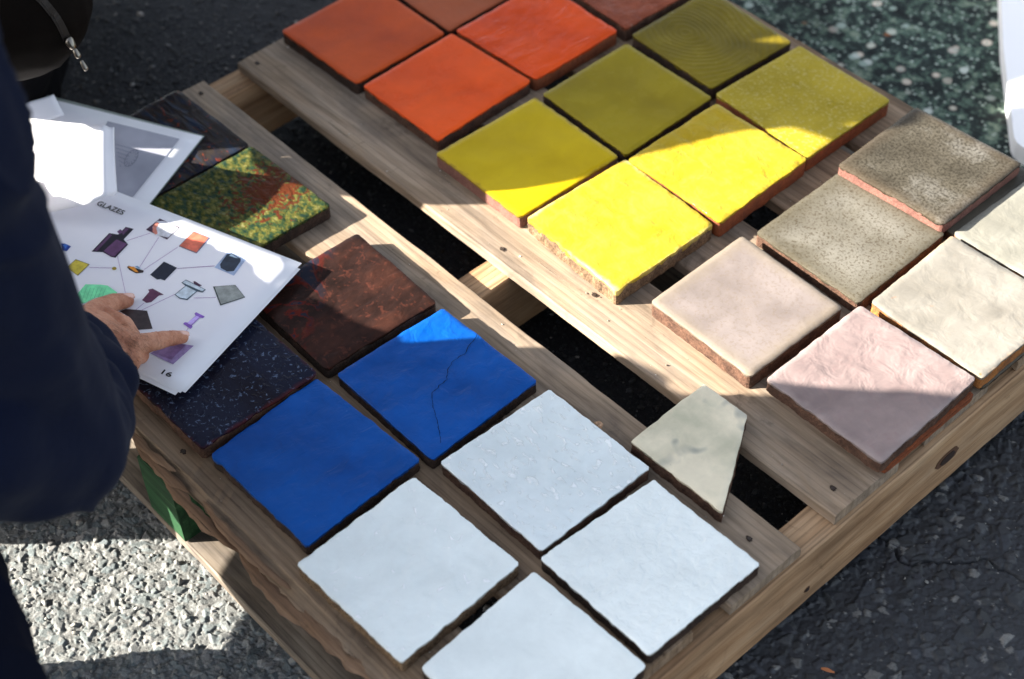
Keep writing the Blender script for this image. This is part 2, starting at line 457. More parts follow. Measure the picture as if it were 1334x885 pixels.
def tile(label, cs, th, gmat, cmat, z0=DECK, rag=0.0009, und=0.0006, ro=0.0006, clay_rag=0.0007, glz=0.0035,
         seed=0, name='glazed_tile', n=40, wave=16.0, group=TILE_GROUP, cat='tile', edge_scale=70):
    """cs: the four top corners (x, y) counter-clockwise from the one nearest -x -y"""
    c = [Vector((p[0], p[1], 0)) for p in cs]
    ctr = sum(c, Vector()) / 4
    root = empty(name, (ctr.x, ctr.y, z0), label, cat, group)
    c = [p - ctr for p in c]
    off = Vector((seed * 3.7, seed * 1.3, seed * 2.1))
    A, B, Cc, D = c                      # A -x-y, B +x-y, C +x+y, D -x+y
    vs, idx = [], {}
    for j in range(n):
        v = j / (n - 1)
        for i in range(n):
            u = i / (n - 1)
            p = A * (1 - u) * (1 - v) + B * u * (1 - v) + Cc * u * v + D * (1 - u) * v
            e = min(i, j, n - 1 - i, n - 1 - j)
            r = noise.noise_vector(p * edge_scale + off) + noise.noise_vector(p * edge_scale * 3.1 + off) * 0.5
            k = rag if e == 0 else rag * 0.35 if e == 1 else 0
            z = th + und * (noise.noise(p * wave + off) + 0.5 * noise.noise(p * wave * 2.7 + off))
            if e == 0:
                z -= ro
                # pull the very corners in a little
                if i in (0, n - 1) and j in (0, n - 1):
                    p = p * 0.985
            elif e == 1:
                z -= ro * 0.12
            idx[i, j] = len(vs)
            vs.append((p.x + r.x * k, p.y + r.y * k, z))
    # move ring 1 close to the rim so the rounding stays tight
    for (i, j), q in idx.items():
        e = min(i, j, n - 1 - i, n - 1 - j)
        if e == 1:
            ii = 0 if i == 1 else n - 1 if i == n - 2 else i
            jj = 0 if j == 1 else n - 1 if j == n - 2 else j
            o = Vector(vs[idx[ii, jj]])
            v = Vector(vs[q])
            L = (o - v).length
            f = max(0, 1 - 1.3 * ro / max(L, 1e-6))
            vs[q] = (v.x + (o.x - v.x) * f, v.y + (o.y - v.y) * f, v.z)
    fs = [(idx[i, j], idx[i + 1, j], idx[i + 1, j + 1], idx[i, j + 1]) for j in range(n - 1) for i in range(n - 1)]
    per = [idx[i, 0] for i in range(n)] + [idx[n - 1, j] for j in range(1, n)] + \
          [idx[i, n - 1] for i in range(n - 2, -1, -1)] + [idx[0, j] for j in range(n - 2, 0, -1)]
    m_ = len(per)
    top_ring = []
    for q in per:                       # doubled ring keeps the arris crisp
        top_ring.append(len(vs))
        vs.append(vs[q])
    rim = []
    for q in per:
        p = Vector(vs[q])
        h = glz * (0.8 + 0.9 * noise.noise(p * 55 + off) + 0.5 * noise.noise(p * 190 + off))
        h = max(0.0006, h)
        rim.append(len(vs))
        vs.append((p.x, p.y, p.z - h))
    inn = []
    for q in rim:
        p = Vector(vs[q])
        d = Vector((p.x, p.y, 0)).normalized()
        inn.append(len(vs))
        vs.append((p.x - d.x * 0.0025, p.y - d.y * 0.0025, p.z - 0.0002))
    for a in range(m_):
        b = (a + 1) % m_
        fs.append((top_ring[b], top_ring[a], rim[a], rim[b]))
        fs.append((rim[b], rim[a], inn[a], inn[b]))
    g = mesh('glaze', vs, fs, gmat, root, smooth=True)
    # clay
    bv, bf = [], []
    levels = [th - 0.0022, th - 0.004, th * 0.72, th * 0.5, th * 0.25, 0.0012, 0.0003]
    for li, z in enumerate(levels):
        for q in per:
            p = Vector(vs[q])
            d = Vector((p.x, p.y, 0)).normalized()
            q3 = Vector((p.x, p.y, z))
            rr = noise.noise(q3 * 160 + off) + 0.7 * noise.noise(q3 * 420 + off)
            o = -0.0012 if li == 0 else -0.0002 + clay_rag * rr
            if li == len(levels) - 1:
                o -= 0.001
            bv.append((p.x + d.x * o, p.y + d.y * o, z + (0.0008 * rr * (clay_rag > 0.0005) if 1 < li < 5 else 0)))
    L = len(levels)
    for li in range(L - 1):
        for a in range(m_):
            b = (a + 1) % m_
            bf.append((li * m_ + b, li * m_ + a, (li + 1) * m_ + a, (li + 1) * m_ + b))
    bf.append(tuple(range(m_)))
    bf.append(tuple(range((L - 1) * m_, L * m_))[::-1])
    mesh('clay_body', bv, bf, cmat, root, smooth=False)
    return root


def sq(x, y, sx=0.152, sy=0.152, rot=0):
    c, s = math.cos(rot), math.sin(rot)
    return [(x + a * sx / 2 * c - b * sy / 2 * s, y + a * sx / 2 * s + b * sy / 2 * c) for a, b in ((-1, -1), (1, -1), (1, 1), (-1, 1))]


def build_tiles():
    T = tile
    T('white tile with a rough speckled brown side, nearest the uncracked blue tile', [(0.194, -0.419), (0.35, -0.416), (0.344, -0.26), (0.19, -0.265)], .019,
      G['white_a'], C_SPECK, rag=0.0013, und=0.0009, wave=55, n=70, seed=1)
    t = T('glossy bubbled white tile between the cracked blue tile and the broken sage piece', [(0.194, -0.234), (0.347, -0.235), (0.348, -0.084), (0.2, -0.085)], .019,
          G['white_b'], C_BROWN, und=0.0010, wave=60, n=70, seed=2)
    chip = at(781, 553, DECK + .0185) - t.location
    v, f = box(-0.004, 0.004, -0.0025, 0.0025, -0.001, 0.0012)
    c = mesh('chip', [(x * (1 + .3 * math.sin(7 * y * 300)), y, z) for x, y, z in v], f, C_PALE, t)
    c.location = chip
    T('white tile with a rippled sheen, rightmost of the white tiles, by the outer rail', [(0.352, -0.241), (0.503, -0.242), (0.504, -0.091), (0.36, -0.091)], .018,
      G['white_c'], C_DARK, rag=0.0012, und=0.0007, wave=95, n=80, seed=3)
    T('smooth white tile cut off by the bottom edge of the photo', [(0.366, -0.406), (0.515, -0.402), (0.509, -0.251), (0.359, -0.255)], .018,
      G['white_d'], C_DARK, rag=0.0010, und=0.0004, seed=4)
    T('cobalt blue tile without a crack, beside the rough front board', [(0.022, -0.4), (0.183, -0.398), (0.177, -0.246), (0.014, -0.255)], .018,
      G['blue_a'], C_DARK, rag=0.0012, und=0.0011, wave=45, n=60, seed=5)
    t = T('cobalt blue tile with a thin crack running across it', [(0.025, -0.236), (0.186, -0.238), (0.182, -0.086), (0.03, -0.089)], .018,
          G['blue_b'], C_DARK, rag=0.0007, und=0.0010, wave=40, n=60, seed=6)
    pts = [(622, 435), (612, 450), (604, 462), (590, 470), (583, 482), (582, 494), (570, 505), (563, 512), (564, 530), (569, 545), (572, 560), (574, 577)]
    P = []
    for i in range(len(pts) - 1):
        for q in range(5):
            u = q / 5
            P.append((pts[i][0] * (1 - u) + pts[i + 1][0] * u + random.uniform(-.8, .8), pts[i][1] * (1 - u) + pts[i + 1][1] * u + random.uniform(-.8, .8)))
    P.append(pts[-1])
    vv, ff = [], []
    for i, (x, y) in enumerate(P):
        p = at(x, y, DECK + .0192) - t.location
        wd = 0.00027 * (0.6 + random.random())
        vv += [(p.x - wd, p.y - wd * .5, p.z), (p.x + wd, p.y + wd * .5, p.z)]
        if i:
            ff.append((2 * i - 2, 2 * i - 1, 2 * i + 1, 2 * i))
    mesh('crack', vv, ff, plain('crack_dark', (0.004, 0.01, 0.03), 0.9, 0.1), t)
    T('dark oxblood brown tile with red streaks, touching the cracked blue tile', [(-0.134, -0.236), (0.013, -0.24), (0.019, -0.088), (-0.130, -0.083)], .019,
      G['brown'], C_DARK, und=0.0008, seed=7)
    T('midnight blue tile with pale blue flecks under the bottom corner of the booklet page', [(-0.145, -0.404), (0.011, -0.403), (0.013, -0.251), (-0.140, -0.252)], .021,
      G['navy'], C_BROWN, rag=0.0012, und=0.0007, clay_rag=0.0011, seed=8)
    T('mottled moss green and yellow tile with a rust red patch, half under the booklet', [(-0.343, -0.232), (-0.191, -0.229), (-0.187, -0.077), (-0.339, -0.08)], .020,
      G['moss'], C_DARK, und=0.0010, wave=40, seed=9)
    T('black and blue streaked tile with red flecks at the far left pallet corner', [(-0.496, -0.235), (-0.347, -0.232), (-0.343, -0.081), (-0.494, -0.083)], .020,
      G['night'], C_DARK, und=0.0010, wave=40, seed=10)
    # reds
    T('brick orange tile at the left corner of the red block, above the grey deck board', [(-0.498, 0.085), (-0.343, 0.087), (-0.343, 0.236), (-0.498, 0.238)], .020,
      G['red_a'], C_DARK, rag=0.0006, und=0.0004, clay_rag=0.0005, seed=11)
    T('bright orange red tile touching the mustard yellow tile at its lower corner', [(-0.334, 0.09), (-0.187, 0.09), (-0.192, 0.25), (-0.337, 0.242)], .020,
      G['red_b'], C_BROWN, rag=0.0006, und=0.0005, clay_rag=0.0005, seed=12)
    T('glossy wavy red tile with a chipped right edge, between the red and the olive tiles', [(-0.335, 0.248), (-0.188, 0.254), (-0.186, 0.398), (-0.334, 0.402)], .022,
      G['red_c'], C_TERRA, rag=0.0009, und=0.0010, wave=24, seed=13)
    T('dull brick red tile cut by the top edge, behind the leftmost orange tile', [(-0.494, 0.245), (-0.343, 0.243), (-0.343, 0.394), (-0.493, 0.396)], .020,
      G['red_d'], C_DARK, rag=0.0006, und=0.0005, seed=14)
    T('mottled brown red tile at the top edge of the photo beside the dark olive tile', [(-0.332, 0.412), (-0.181, 0.408), (-0.175, 0.556), (-0.330, 0.560)], .024,
      G['red_e'], C_BROWN, und=0.0012, wave=40, seed=15)
    # yellows and olives
    T('mustard yellow tile with a dark chip on its left edge, half in shade', [(-0.171, 0.072), (-0.017, 0.07), (-0.012, 0.228), (-0.165, 0.232)], .020,
      G['yellow_a'], C_PINK, rag=0.0009, und=0.0004, clay_rag=0.0003, seed=16)
    T('bright lemon yellow tile with crumbly pale edge, the lowest of the yellow ones', [(-0.008, 0.073), (0.15, 0.063), (0.151, 0.22), (0.0, 0.227)], .024,
      G['yellow_b'], C_SPECK, rag=0.0013, und=0.0010, wave=26, glz=0.007, clay_rag=0.0011, seed=17)
    T('bumpy glossy lemon yellow tile between the olive tiles and the taupe one', [(0.004, 0.227), (0.155, 0.226), (0.152, 0.381), (0.006, 0.379)], .026,
      G['yellow_c'], C_TERRA, und=0.0011, wave=28, clay_rag=0.0003, seed=18)
    T('plain olive green tile between the red block and the bumpy yellow tile', [(-0.163, 0.242), (-0.008, 0.236), (-0.010, 0.389), (-0.162, 0.390)], .020,
      G['olive_a'], C_DARK, rag=0.0008, und=0.0005, clay_rag=0.0009, seed=19)
    T('dark olive tile with fine rippled rings near the top edge of the photo', [(-0.168, 0.405), (-0.021, 0.399), (-0.013, 0.542), (-0.165, 0.548)], .022,
      G['olive_b'], C_DARK, rag=0.0005, und=0.0005, seed=20)
    T('satin olive tile with an orange clay side beside the speckled paving', [(-0.009, 0.393), (0.15, 0.384), (0.15, 0.539), (0.0, 0.541)], .024,
      G['olive_c'], C_TERRA, rag=0.0005, und=0.0004, clay_rag=0.0003, seed=21)
    # greys
    T('dark slate tile lying half hidden under the smoky grey tile', [(0.198, 0.412), (0.350, 0.412), (0.352, 0.562), (0.198, 0.562)], .0155,
      G['slate'], C_BROWN, seed=22)
    T('smoky grey brown tile with a glossy rim and pink side, raised on a slate tile', [(0.19, 0.391), (0.339, 0.399), (0.338, 0.548), (0.186, 0.541)], .0185,
      G['grey_a'], C_PINK, z0=DECK + 0.0165, rag=0.0005, und=0.0004, ro=0.002, clay_rag=0.0004, seed=23)
    T('speckled taupe tile between the smoky grey tile and the pale mauve one', [(0.191, 0.248), (0.345, 0.245), (0.342, 0.402), (0.19, 0.396)], .020,
      G['taupe'], C_BROWN, rag=0.0007, und=0.0005, seed=24)
    T('pale mauve tile with a brown clay side, nearest the bright yellow tiles', [(0.186, 0.081), (0.337, 0.078), (0.339, 0.226), (0.185, 0.231)], .024,
      G['mauve'], C_BROWN, rag=0.0006, und=0.0005, ro=0.002, clay_rag=0.0006, seed=25)
    T('thick dusty pink tile at the pallet edge with its near corner in shadow', [(0.355, 0.082), (0.510, 0.081), (0.506, 0.242), (0.353, 0.237)], .019,
      G['pink'], C_BROWN, z0=DECK + 0.0115, rag=0.0011, und=0.0009, clay_rag=0.0011, seed=26)
    T('thin terracotta backing tile under the dusty pink tile', sq(0.438, 0.166, 0.144, 0.146), .011,
      C_TERRA, C_TERRA, rag=0.0004, und=0.0002, seed=27, n=24)
    T('cream tile with rust freckles and an orange left side, behind the dusty pink tile', [(0.356, 0.252), (0.508, 0.249), (0.508, 0.402), (0.352, 0.400)], .019,
      G['cream'], C_ORANGE, z0=DECK + 0.0065, rag=0.0009, und=0.0009, clay_rag=0.0008, seed=28)
    T('thin dark backing tile under the cream tile with rust freckles', sq(0.436, 0.327, 0.146, 0.143), .006,
      G['slate'], C_DARK, rag=0.0004, und=0.0002, seed=29, n=24)
    T('pale sage cream tile cut off by the right edge of the photo', [(0.348, 0.408), (0.506, 0.410), (0.504, 0.560), (0.352, 0.556)], .020,
      G['cream_b'], C_ORANGE, rag=0.0010, und=0.0009, seed=30)
    # broken piece
    T('broken pale sage tile fragment with four uneven sides, lying across the board gap', [(0.310, -0.074), (0.438, -0.073), (0.369, 0.039), (0.308, 0.038)], .020,
      G['sage'], C_BROWN, rag=0.0010, und=0.0007, clay_rag=0.0012, seed=31, name='broken_tile_piece', cat='tile fragment', n=32, group='')


# ------------------------------------------------------------------ pallet
def plank(name, root, x0, x1, y0, y1, z0, z1, mat, axis='X', seed=0, rag=0.0007, splinter=None, n=70):
    """a sawn board: long grid with worn, slightly wandering edges"""
    if axis == 'Y':
        L0, L1, W0, W1 = y0, y1, x0, x1
    else:
        L0, L1, W0, W1 = x0, x1, y0, y1
    cL, cW = (L0 + L1) / 2, (W0 + W1) / 2
    hw, b = (W1 - W0) / 2, 0.0016
    # section, counter-clockwise, seen along +length: (across, height fraction corner list)
    nt_ = 7
    sec = [(-hw, z0 + b), (-hw + b, z0), (hw - b, z0), (hw, z0 + b), (hw, (z0 + z1) / 2), (hw, z1 - b), (hw - b, z1)]
    for q in range(1, nt_):
        sec.append((hw - b - (2 * hw - 2 * b) * q / nt_, z1))
    sec += [(-hw + b, z1), (-hw, z1 - b), (-hw, (z0 + z1) / 2)]
    k = len(sec)
    v, f = [], []
    off = Vector((seed * 5.1, seed * 2.3, 9.7))
    for i in range(n):
        x = L0 + (L1 - L0) * i / (n - 1) - cL
        for j, (a, z) in enumerate(sec):
            p = Vector((x * 14, a * 60, z * 60)) + off
            d = noise.noise(p) + 0.5 * noise.noise(p * 3.3)
            aa, zz, xx = a, z, x
            if abs(a) >= hw - b * 1.01:
                aa += rag * d * (1 if a > 0 else -1)
                if z >= z1 - b * 1.1:
                    zz -= rag * 0.9 * abs(noise.noise(p * 2.1))
            else:
                if z == z1:
                    zz += 0.0004 * noise.noise(Vector((x * 5, a * 120, seed)))
            if i in (0, n - 1):
                xx += 0.0011 * noise.noise(Vector((a * 160, z * 160, seed + i))) + 0.0006 * noise.noise(Vector((a * 500, z * 300, seed + i)))
            if splinter:
                aa, zz = splinter(x + cL, a, z, aa, zz)
            v.append((xx, aa, zz) if axis == 'X' else (xx, aa, zz))
    for i in range(n - 1):
        for j in range(k):
            j2 = (j + 1) % k
            f.append((i * k + j, (i + 1) * k + j, (i + 1) * k + j2, i * k + j2))
    f.append(tuple(range(k))[::-1] if False else tuple(range(k)))
    f.append(tuple(range((n - 1) * k, n * k))[::-1])
    o = mesh(name, v, f, mat, root)
    if axis == 'Y':
        o.rotation_euler = (0, 0, math.pi / 2)
        # local x -> world y, local y -> world -x
        for vert in o.data.vertices:
            vert.co.y *= -1
        o.data.flip_normals()
        o.location = (cW, cL, 0)
    else:
        o.location = (cL, cW, 0)
    # soft shading along the board only
    import bmesh
    bm = bmesh.new()
    bm.from_mesh(o.data)
    bmesh.ops.recalc_face_normals(bm, faces=bm.faces)
    bm.to_mesh(o.data)
    bm.free()
    return o


pallet = empty('wooden_pallet', (0, 0.07, 0), 'weathered wooden shipping pallet lying on the asphalt under the rows of tiles', 'pallet')
PO = pallet.location


def pplank(name, x0, x1, y0, y1, z0, z1, mat, **kw):
    return plank(name, pallet, x0 - PO.x, x1 - PO.x, y0 - PO.y, y1 - PO.y, z0, z1, mat, **kw)


def splint(x, a, z, aa, zz):
    if a < 0:
        g = max(0.0, math.sin((x + 0.10) * 5.6)) if -0.1 < x < 0.46 else 0.0
        nz = noise.noise(Vector((x * 38, 3.1, 0))) + 0.6 * noise.noise(Vector((x * 110, 1.7, 0)))
        low = (z < DECK - 0.003)
        if low:
            aa -= 0.010 * g + 0.006 * nz * g
        else:
            aa += 0.003 * g + 0.0022 * nz * g
        if z > DECK - 0.003 and aa < -0.028:
            zz -= 0.002 * g
    return aa, zz


def build_pallet():
    ys = [(-.430, -.343, W_BROWN, 'front'), (-.290, -.184, W_BROWN, ''), (-.138, -.036, W_GREY, ''), (.017, .118, W_GREY, ''),
          (.164, .270, W_GREY, ''), (.318, .450, W_BROWN, ''), (.468, .573, W_BROWN, '')]
    for i, (a, b, mt, tag_) in enumerate(ys):
        x0 = -.508 + random.uniform(-.002, .002)
        o = pplank('deck_board', x0, .508 + random.uniform(-.003, .003), a, b, .109, DECK, mt, seed=i + 1,
                   rag=0.0011 if i else 0.0016, splinter=splint if i == 0 else None, n=150 if i == 0 else 80)
        if i == 0:
            o['label'] = 'front deck board with a split reddish edge'
    # splinters torn off the front board
    for (xa, xb, dy, zz, w0, sd_) in ((-.075, .03, -.0125, .1195, .004, 1), (-.02, .13, -.0165, .1155, .005, 2), (.12, .27, -.017, .1135, .006, 3),
                                   (.05, .20, -.0095, .1215, .0035, 4), (.20, .345, -.012, .1160, .005, 5), (-.10, .0, -.008, .1225, .003, 6)):
        v, f, N = [], [], 26
        for i in range(N):
            u = i / (N - 1)
            x = xa + (xb - xa) * u
            r = w0 * (math.sin(math.pi * u) ** 0.5) * (0.8 + 0.5 * noise.noise(Vector((x * 60, sd_, 0)))) + 0.0003
            cy = -.430 + dy + 0.006 * (1 - math.sin(math.pi * u)) + 0.0022 * noise.noise(Vector((x * 45, sd_ * 3, 1))) + 0.001 * noise.noise(Vector((x * 160, sd_ * 3, 1)))
            cz = zz + 0.0015 * noise.noise(Vector((x * 30, sd_ * 3, 7)))
            for q in range(6):
                t = q / 6 * 2 * math.pi
                v.append((x, cy - PO.y + r * math.cos(t) * 1.5, cz + r * 0.38 * math.sin(t) - r * .5 * math.cos(t) * (-1)))
        for i in range(N - 1):
            for q in range(6):
                f.append((i * 6 + q, (i + 1) * 6 + q, (i + 1) * 6 + (q + 1) % 6, i * 6 + (q + 1) % 6))
        f += [tuple(range(6)), tuple(range((N - 1) * 6, N * 6))[::-1]]
        mesh('splinter', v, f, SPLIT, pallet)
    s1 = pplank('stringer', -.515, -.475, -.440, .573, .0165, .1085, W_YELLOW, axis='Y', seed=21)
    s2 = pplank('stringer', -.019, .022, -.372, .573, .0165, .1085, W_YELLOW, axis='Y', seed=22)
    s3 = pplank('stringer', .474, .515, -.440, .573, .0165, .1085, W_YELLOW, axis='Y', seed=23, n=160)
    s3['label'] = 'outer rail of the pallet in yellowish pine with a big dark knot'
    pplank('green_block', -.058, .006, -.446, -.374, .0168, .1083, GREEN, seed=24, n=30)['label'] = 'green stained end block under the front board'
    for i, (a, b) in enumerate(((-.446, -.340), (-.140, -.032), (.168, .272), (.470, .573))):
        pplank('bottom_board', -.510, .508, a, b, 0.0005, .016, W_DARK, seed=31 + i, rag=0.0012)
    # knot in the outer rail, nails in the boards
    knot = plain('knot_dark', (0.02, 0.008, 0.004), 0.8)
    ring = plain('knot_ring', (0.09, 0.04, 0.018), 0.8)

    def disc(name, ctr, ax, ay, r1, r2, mat, rag=.12, lift=0.0004, parent=pallet):
        N = 22
        v = [tuple(ctr)]
        for q in range(N):
            t = q / N * 2 * math.pi
            k = 1 + rag * noise.noise(Vector((math.cos(t) * 2, math.sin(t) * 2, ctr[0] * 9)))
            v.append(tuple(Vector(ctr) + ax * r1 * k * math.cos(t) + ay * r2 * k * math.sin(t)))
        nrm = ax.cross(ay) * lift
        v += [tuple(Vector(p) + nrm) for p in v]
        f = []
        for q in range(N):
            b = (q + 1) % N
            f.append((N + 1, N + 2 + q, N + 2 + b))
            f.append((1 + q, 1 + b, N + 2 + b, N + 2 + q))
        return mesh(name, v, f, mat, parent)
    X, Y, Z = Vector((1, 0, 0)), Vector((0, 1, 0)), Vector((0, 0, 1))
    for (y, z, a, b) in ((.205, .062, .017, .0075), (-.02, .040, .004, .003)):
        disc('knot', (.5152, y - PO.y, z), Y, Z, a * 1.25, b * 1.35, ring, .3, .0003)
        disc('knot', (.5158, y - PO.y, z), Y, Z, a * .8, b * .85, knot, .3, .0005)
    steel = plain('rusty_nail', (0.03, 0.018, 0.012), 0.6)
    stain = plain('rust_stain', (0.045, 0.033, 0.027), 0.9, 0.1)
    for (x, y) in ((-.487, .034), (-.488, -.055), (.485, .042), (.469, -.066), (-.014, -.412), (-.006, .033), (.121, .058), (-.487, .09), (.484, -.112)):
        disc('nail', (x, y - PO.y, DECK + .0006), X, Y, .0042, .0028, stain, .6, .0002)
        disc('nail', (x, y - PO.y, DECK + .0010), X, Y, .0022, .0018, steel, .3, .0004)


# ------------------------------------------------------------------ ground
def ground():
    k = NT('asphalt', 0.85, 0.35)
    v = k.co()
    c = k.ramp(k.noise(v, 240, 5, 0.7), [(0.3, (0.008, 0.010, 0.013)), (0.55, (0.020, 0.022, 0.027)), (0.8, (0.06, 0.06, 0.062))])
    c = k.mix(0.7, c, k.ramp(k.noise(v, 5, 4), [(0.3, 0.7), (0.7, 1.2)]), 'MULTIPLY')
    f = k.ramp(k.noise(v, 160, 2, 0.5), [(0.70, 0), (0.76, 1)])
    c = k.mix(f, c, (0.22, 0.21, 0.20))
    k.color(c)
    k.bump(k.noise(v, 130, 5, 0.65), 1.0, 0.006)
    k.bump(k.noise(v, 20, 3), 0.6, 0.01)
    N = 60
    half = 150
    vs = [(-half, -half, -.0065), (half, -half, -.0065), (half, half, -.0065), (-half, half, -.0065)]
    meta(mesh('ground', vs, [(0, 1, 2, 3)], k.m), kind='structure', label='dark asphalt ground')
    # patch beyond the pallet, dappled sun painted into it as pale speckles
    k = NT('dapple_painted_paving', 0.7, 0.15)
    v = k.co()
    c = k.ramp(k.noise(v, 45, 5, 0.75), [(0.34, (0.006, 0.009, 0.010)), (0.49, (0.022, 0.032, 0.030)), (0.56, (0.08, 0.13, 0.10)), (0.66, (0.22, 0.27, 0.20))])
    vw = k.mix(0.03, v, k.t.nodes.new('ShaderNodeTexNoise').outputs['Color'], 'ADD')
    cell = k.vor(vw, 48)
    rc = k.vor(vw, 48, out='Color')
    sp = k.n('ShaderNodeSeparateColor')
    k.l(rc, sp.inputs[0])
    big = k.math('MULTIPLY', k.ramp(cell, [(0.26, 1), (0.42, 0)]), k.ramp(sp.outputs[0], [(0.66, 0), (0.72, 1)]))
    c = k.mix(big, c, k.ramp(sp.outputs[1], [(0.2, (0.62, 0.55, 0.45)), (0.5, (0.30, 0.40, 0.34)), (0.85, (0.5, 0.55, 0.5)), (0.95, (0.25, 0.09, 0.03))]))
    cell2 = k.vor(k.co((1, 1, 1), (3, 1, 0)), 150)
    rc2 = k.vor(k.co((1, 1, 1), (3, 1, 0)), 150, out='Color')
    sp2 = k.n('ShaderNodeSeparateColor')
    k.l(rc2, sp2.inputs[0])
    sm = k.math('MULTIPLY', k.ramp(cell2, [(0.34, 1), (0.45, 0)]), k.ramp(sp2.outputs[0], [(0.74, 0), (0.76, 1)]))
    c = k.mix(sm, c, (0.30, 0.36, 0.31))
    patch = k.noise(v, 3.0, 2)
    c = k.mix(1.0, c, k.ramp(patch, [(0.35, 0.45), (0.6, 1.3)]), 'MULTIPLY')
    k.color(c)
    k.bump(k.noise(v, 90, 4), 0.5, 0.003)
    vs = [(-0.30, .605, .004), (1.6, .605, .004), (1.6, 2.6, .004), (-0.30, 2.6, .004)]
    meta(mesh('paving', vs, [(0, 1, 2, 3)], k.m), kind='structure', label='dark green paving with dappled sun painted as pale speckles')


def relief(name, x0, x1, y0, y1, step, nst, rmin, rmax, cap, mat, label, tones, matrix, path=None, width=.001, lift=0.0, seed=1):
    """asphalt surface: angular stones of many sizes set in a rough matrix, as one fine sheet"""
    g = np.random.default_rng(seed)
    nx, ny = int((x1 - x0) / step) + 1, int((y1 - y0) / step) + 1
    X = x0 + np.arange(nx) * step
    Y = y0 + np.arange(ny) * step
    gx, gy = np.meshgrid(X, Y)

    def smooth_noise(cell, amp):
        cx, cy = int((x1 - x0) / cell) + 3, int((y1 - y0) / cell) + 3
        v = g.random((cy, cx))
        fx, fy = (gx - x0) / cell, (gy - y0) / cell
        ix, iy = fx.astype(int), fy.astype(int)
        tx, ty = fx - ix, fy - iy
        tx, ty = tx * tx * (3 - 2 * tx), ty * ty * (3 - 2 * ty)
        return amp * ((v[iy, ix] * (1 - tx) + v[iy, ix + 1] * tx) * (1 - ty) + (v[iy + 1, ix] * (1 - tx) + v[iy + 1, ix + 1] * tx) * ty - .5)
    wobx, woby = smooth_noise(.004, .0022), smooth_noise(.004, .0022)
    H = smooth_noise(.0028, cap * .5) + smooth_noise(.0015, cap * .35) + smooth_noise(.012, cap * .35) + smooth_noise(.08, cap * .5) - cap * .30
    base = H.copy()
    Cc = np.empty((ny, nx, 3))
    mt = np.array(matrix)
    var = 1 + smooth_noise(.003, .7) + smooth_noise(.03, .4)
    Cc[:] = mt[None, None] * var[..., None]
    R = rmin + (rmax - rmin) * g.random(nst) ** 4.5
    order = np.argsort(R)
    for q in order:
        r = R[q]
        cx, cy = g.uniform(x0, x1), g.uniform(y0, y1)
        i0, i1 = max(0, int((cx - 1.8 * r - x0) / step)), min(nx, int((cx + 1.8 * r - x0) / step) + 2)
        j0, j1 = max(0, int((cy - 1.8 * r - y0) / step)), min(ny, int((cy + 1.8 * r - y0) / step) + 2)
        if i1 - i0 < 2 or j1 - j0 < 2:
            continue
        dx, dy = gx[j0:j1, i0:i1] - cx + wobx[j0:j1, i0:i1] * .5, gy[j0:j1, i0:i1] - cy + woby[j0:j1, i0:i1] * .5
        k = g.integers(4, 7)
        ang = np.sort(g.random(k) * .9 + np.arange(k)) / k * 6.283 + g.random() * 6
        d = np.full(dx.shape, -1e9)
        for a in ang:
            d = np.maximum(d, (dx * math.cos(a) + dy * math.sin(a)) / (.62 + .45 * g.random()))
        tilt = (dx * g.normal(0, .16) + dy * g.normal(0, .16))
        top = cap * (.10 + .55 * g.random()) + .12 * r * cap / .004
        h = np.minimum(top + tilt, (r - d) * 1.5 - cap * .45)
        cur = H[j0:j1, i0:i1]
        m = (h > cur) & (d < r)
        cur[m] = h[m]
        tone = np.array(tones[g.integers(len(tones))]) * g.uniform(.75, 1.25)
        cc = Cc[j0:j1, i0:i1]
        cc[m] = tone * (1 + .5 * (var[j0:j1, i0:i1][m][:, None] - 1))
    if path is not None:
        P = np.array([(p.x, p.y) for p in path])
        D = np.full(gx.shape, 1e9)
        for a, b in zip(P[:-1], P[1:]):
            i0, i1 = int((min(a[0], b[0]) - .02 - x0) / step), int((max(a[0], b[0]) + .02 - x0) / step)
            j0, j1 = int((min(a[1], b[1]) - .02 - y0) / step), int((max(a[1], b[1]) + .02 - y0) / step)
            i0, j0 = max(0, i0), max(0, j0)
            if i1 <= i0 or j1 <= j0:
                continue
            qx, qy = gx[j0:j1, i0:i1], gy[j0:j1, i0:i1]
            ab = b - a
            t = np.clip(((qx - a[0]) * ab[0] + (qy - a[1]) * ab[1]) / (ab @ ab + 1e-12), 0, 1)
            dd = np.hypot(qx - a[0] - ab[0] * t, qy - a[1] - ab[1] * t)
            D[j0:j1, i0:i1] = np.minimum(D[j0:j1, i0:i1], dd)
        H -= .006 * np.clip(1.25 - D / width, 0, 1)
    H = np.maximum(H, -.0062) + lift
    V = np.stack([gx, gy, H], -1).reshape(-1, 3).astype(np.float32)
    a = (np.arange(ny - 1)[:, None] * nx + np.arange(nx - 1)[None]).ravel()
    F = np.stack([a, a + 1, a + nx + 1, a + nx], -1).astype(np.int32)
    me = bpy.data.meshes.new(name)
    me.vertices.add(len(V))
    me.vertices.foreach_set('co', V.ravel())
    me.loops.add(F.size)
    me.loops.foreach_set('vertex_index', F.ravel())
    me.polygons.add(len(F))
    me.polygons.foreach_set('loop_start', np.arange(0, F.size, 4, dtype=np.int32))
    me.update(calc_edges=True)
    at_ = me.color_attributes.new('stone', 'FLOAT_COLOR', 'POINT')
    cc = np.concatenate([np.clip(Cc.reshape(-1, 3), 0, 1), np.ones((len(V), 1))], 1).astype(np.float32)
    at_.data.foreach_set('color', cc.ravel())
    me.materials.append(mat)
    o = bpy.data.objects.new(name, me)
    col.objects.link(o)
    return meta(o, label, kind='structure')


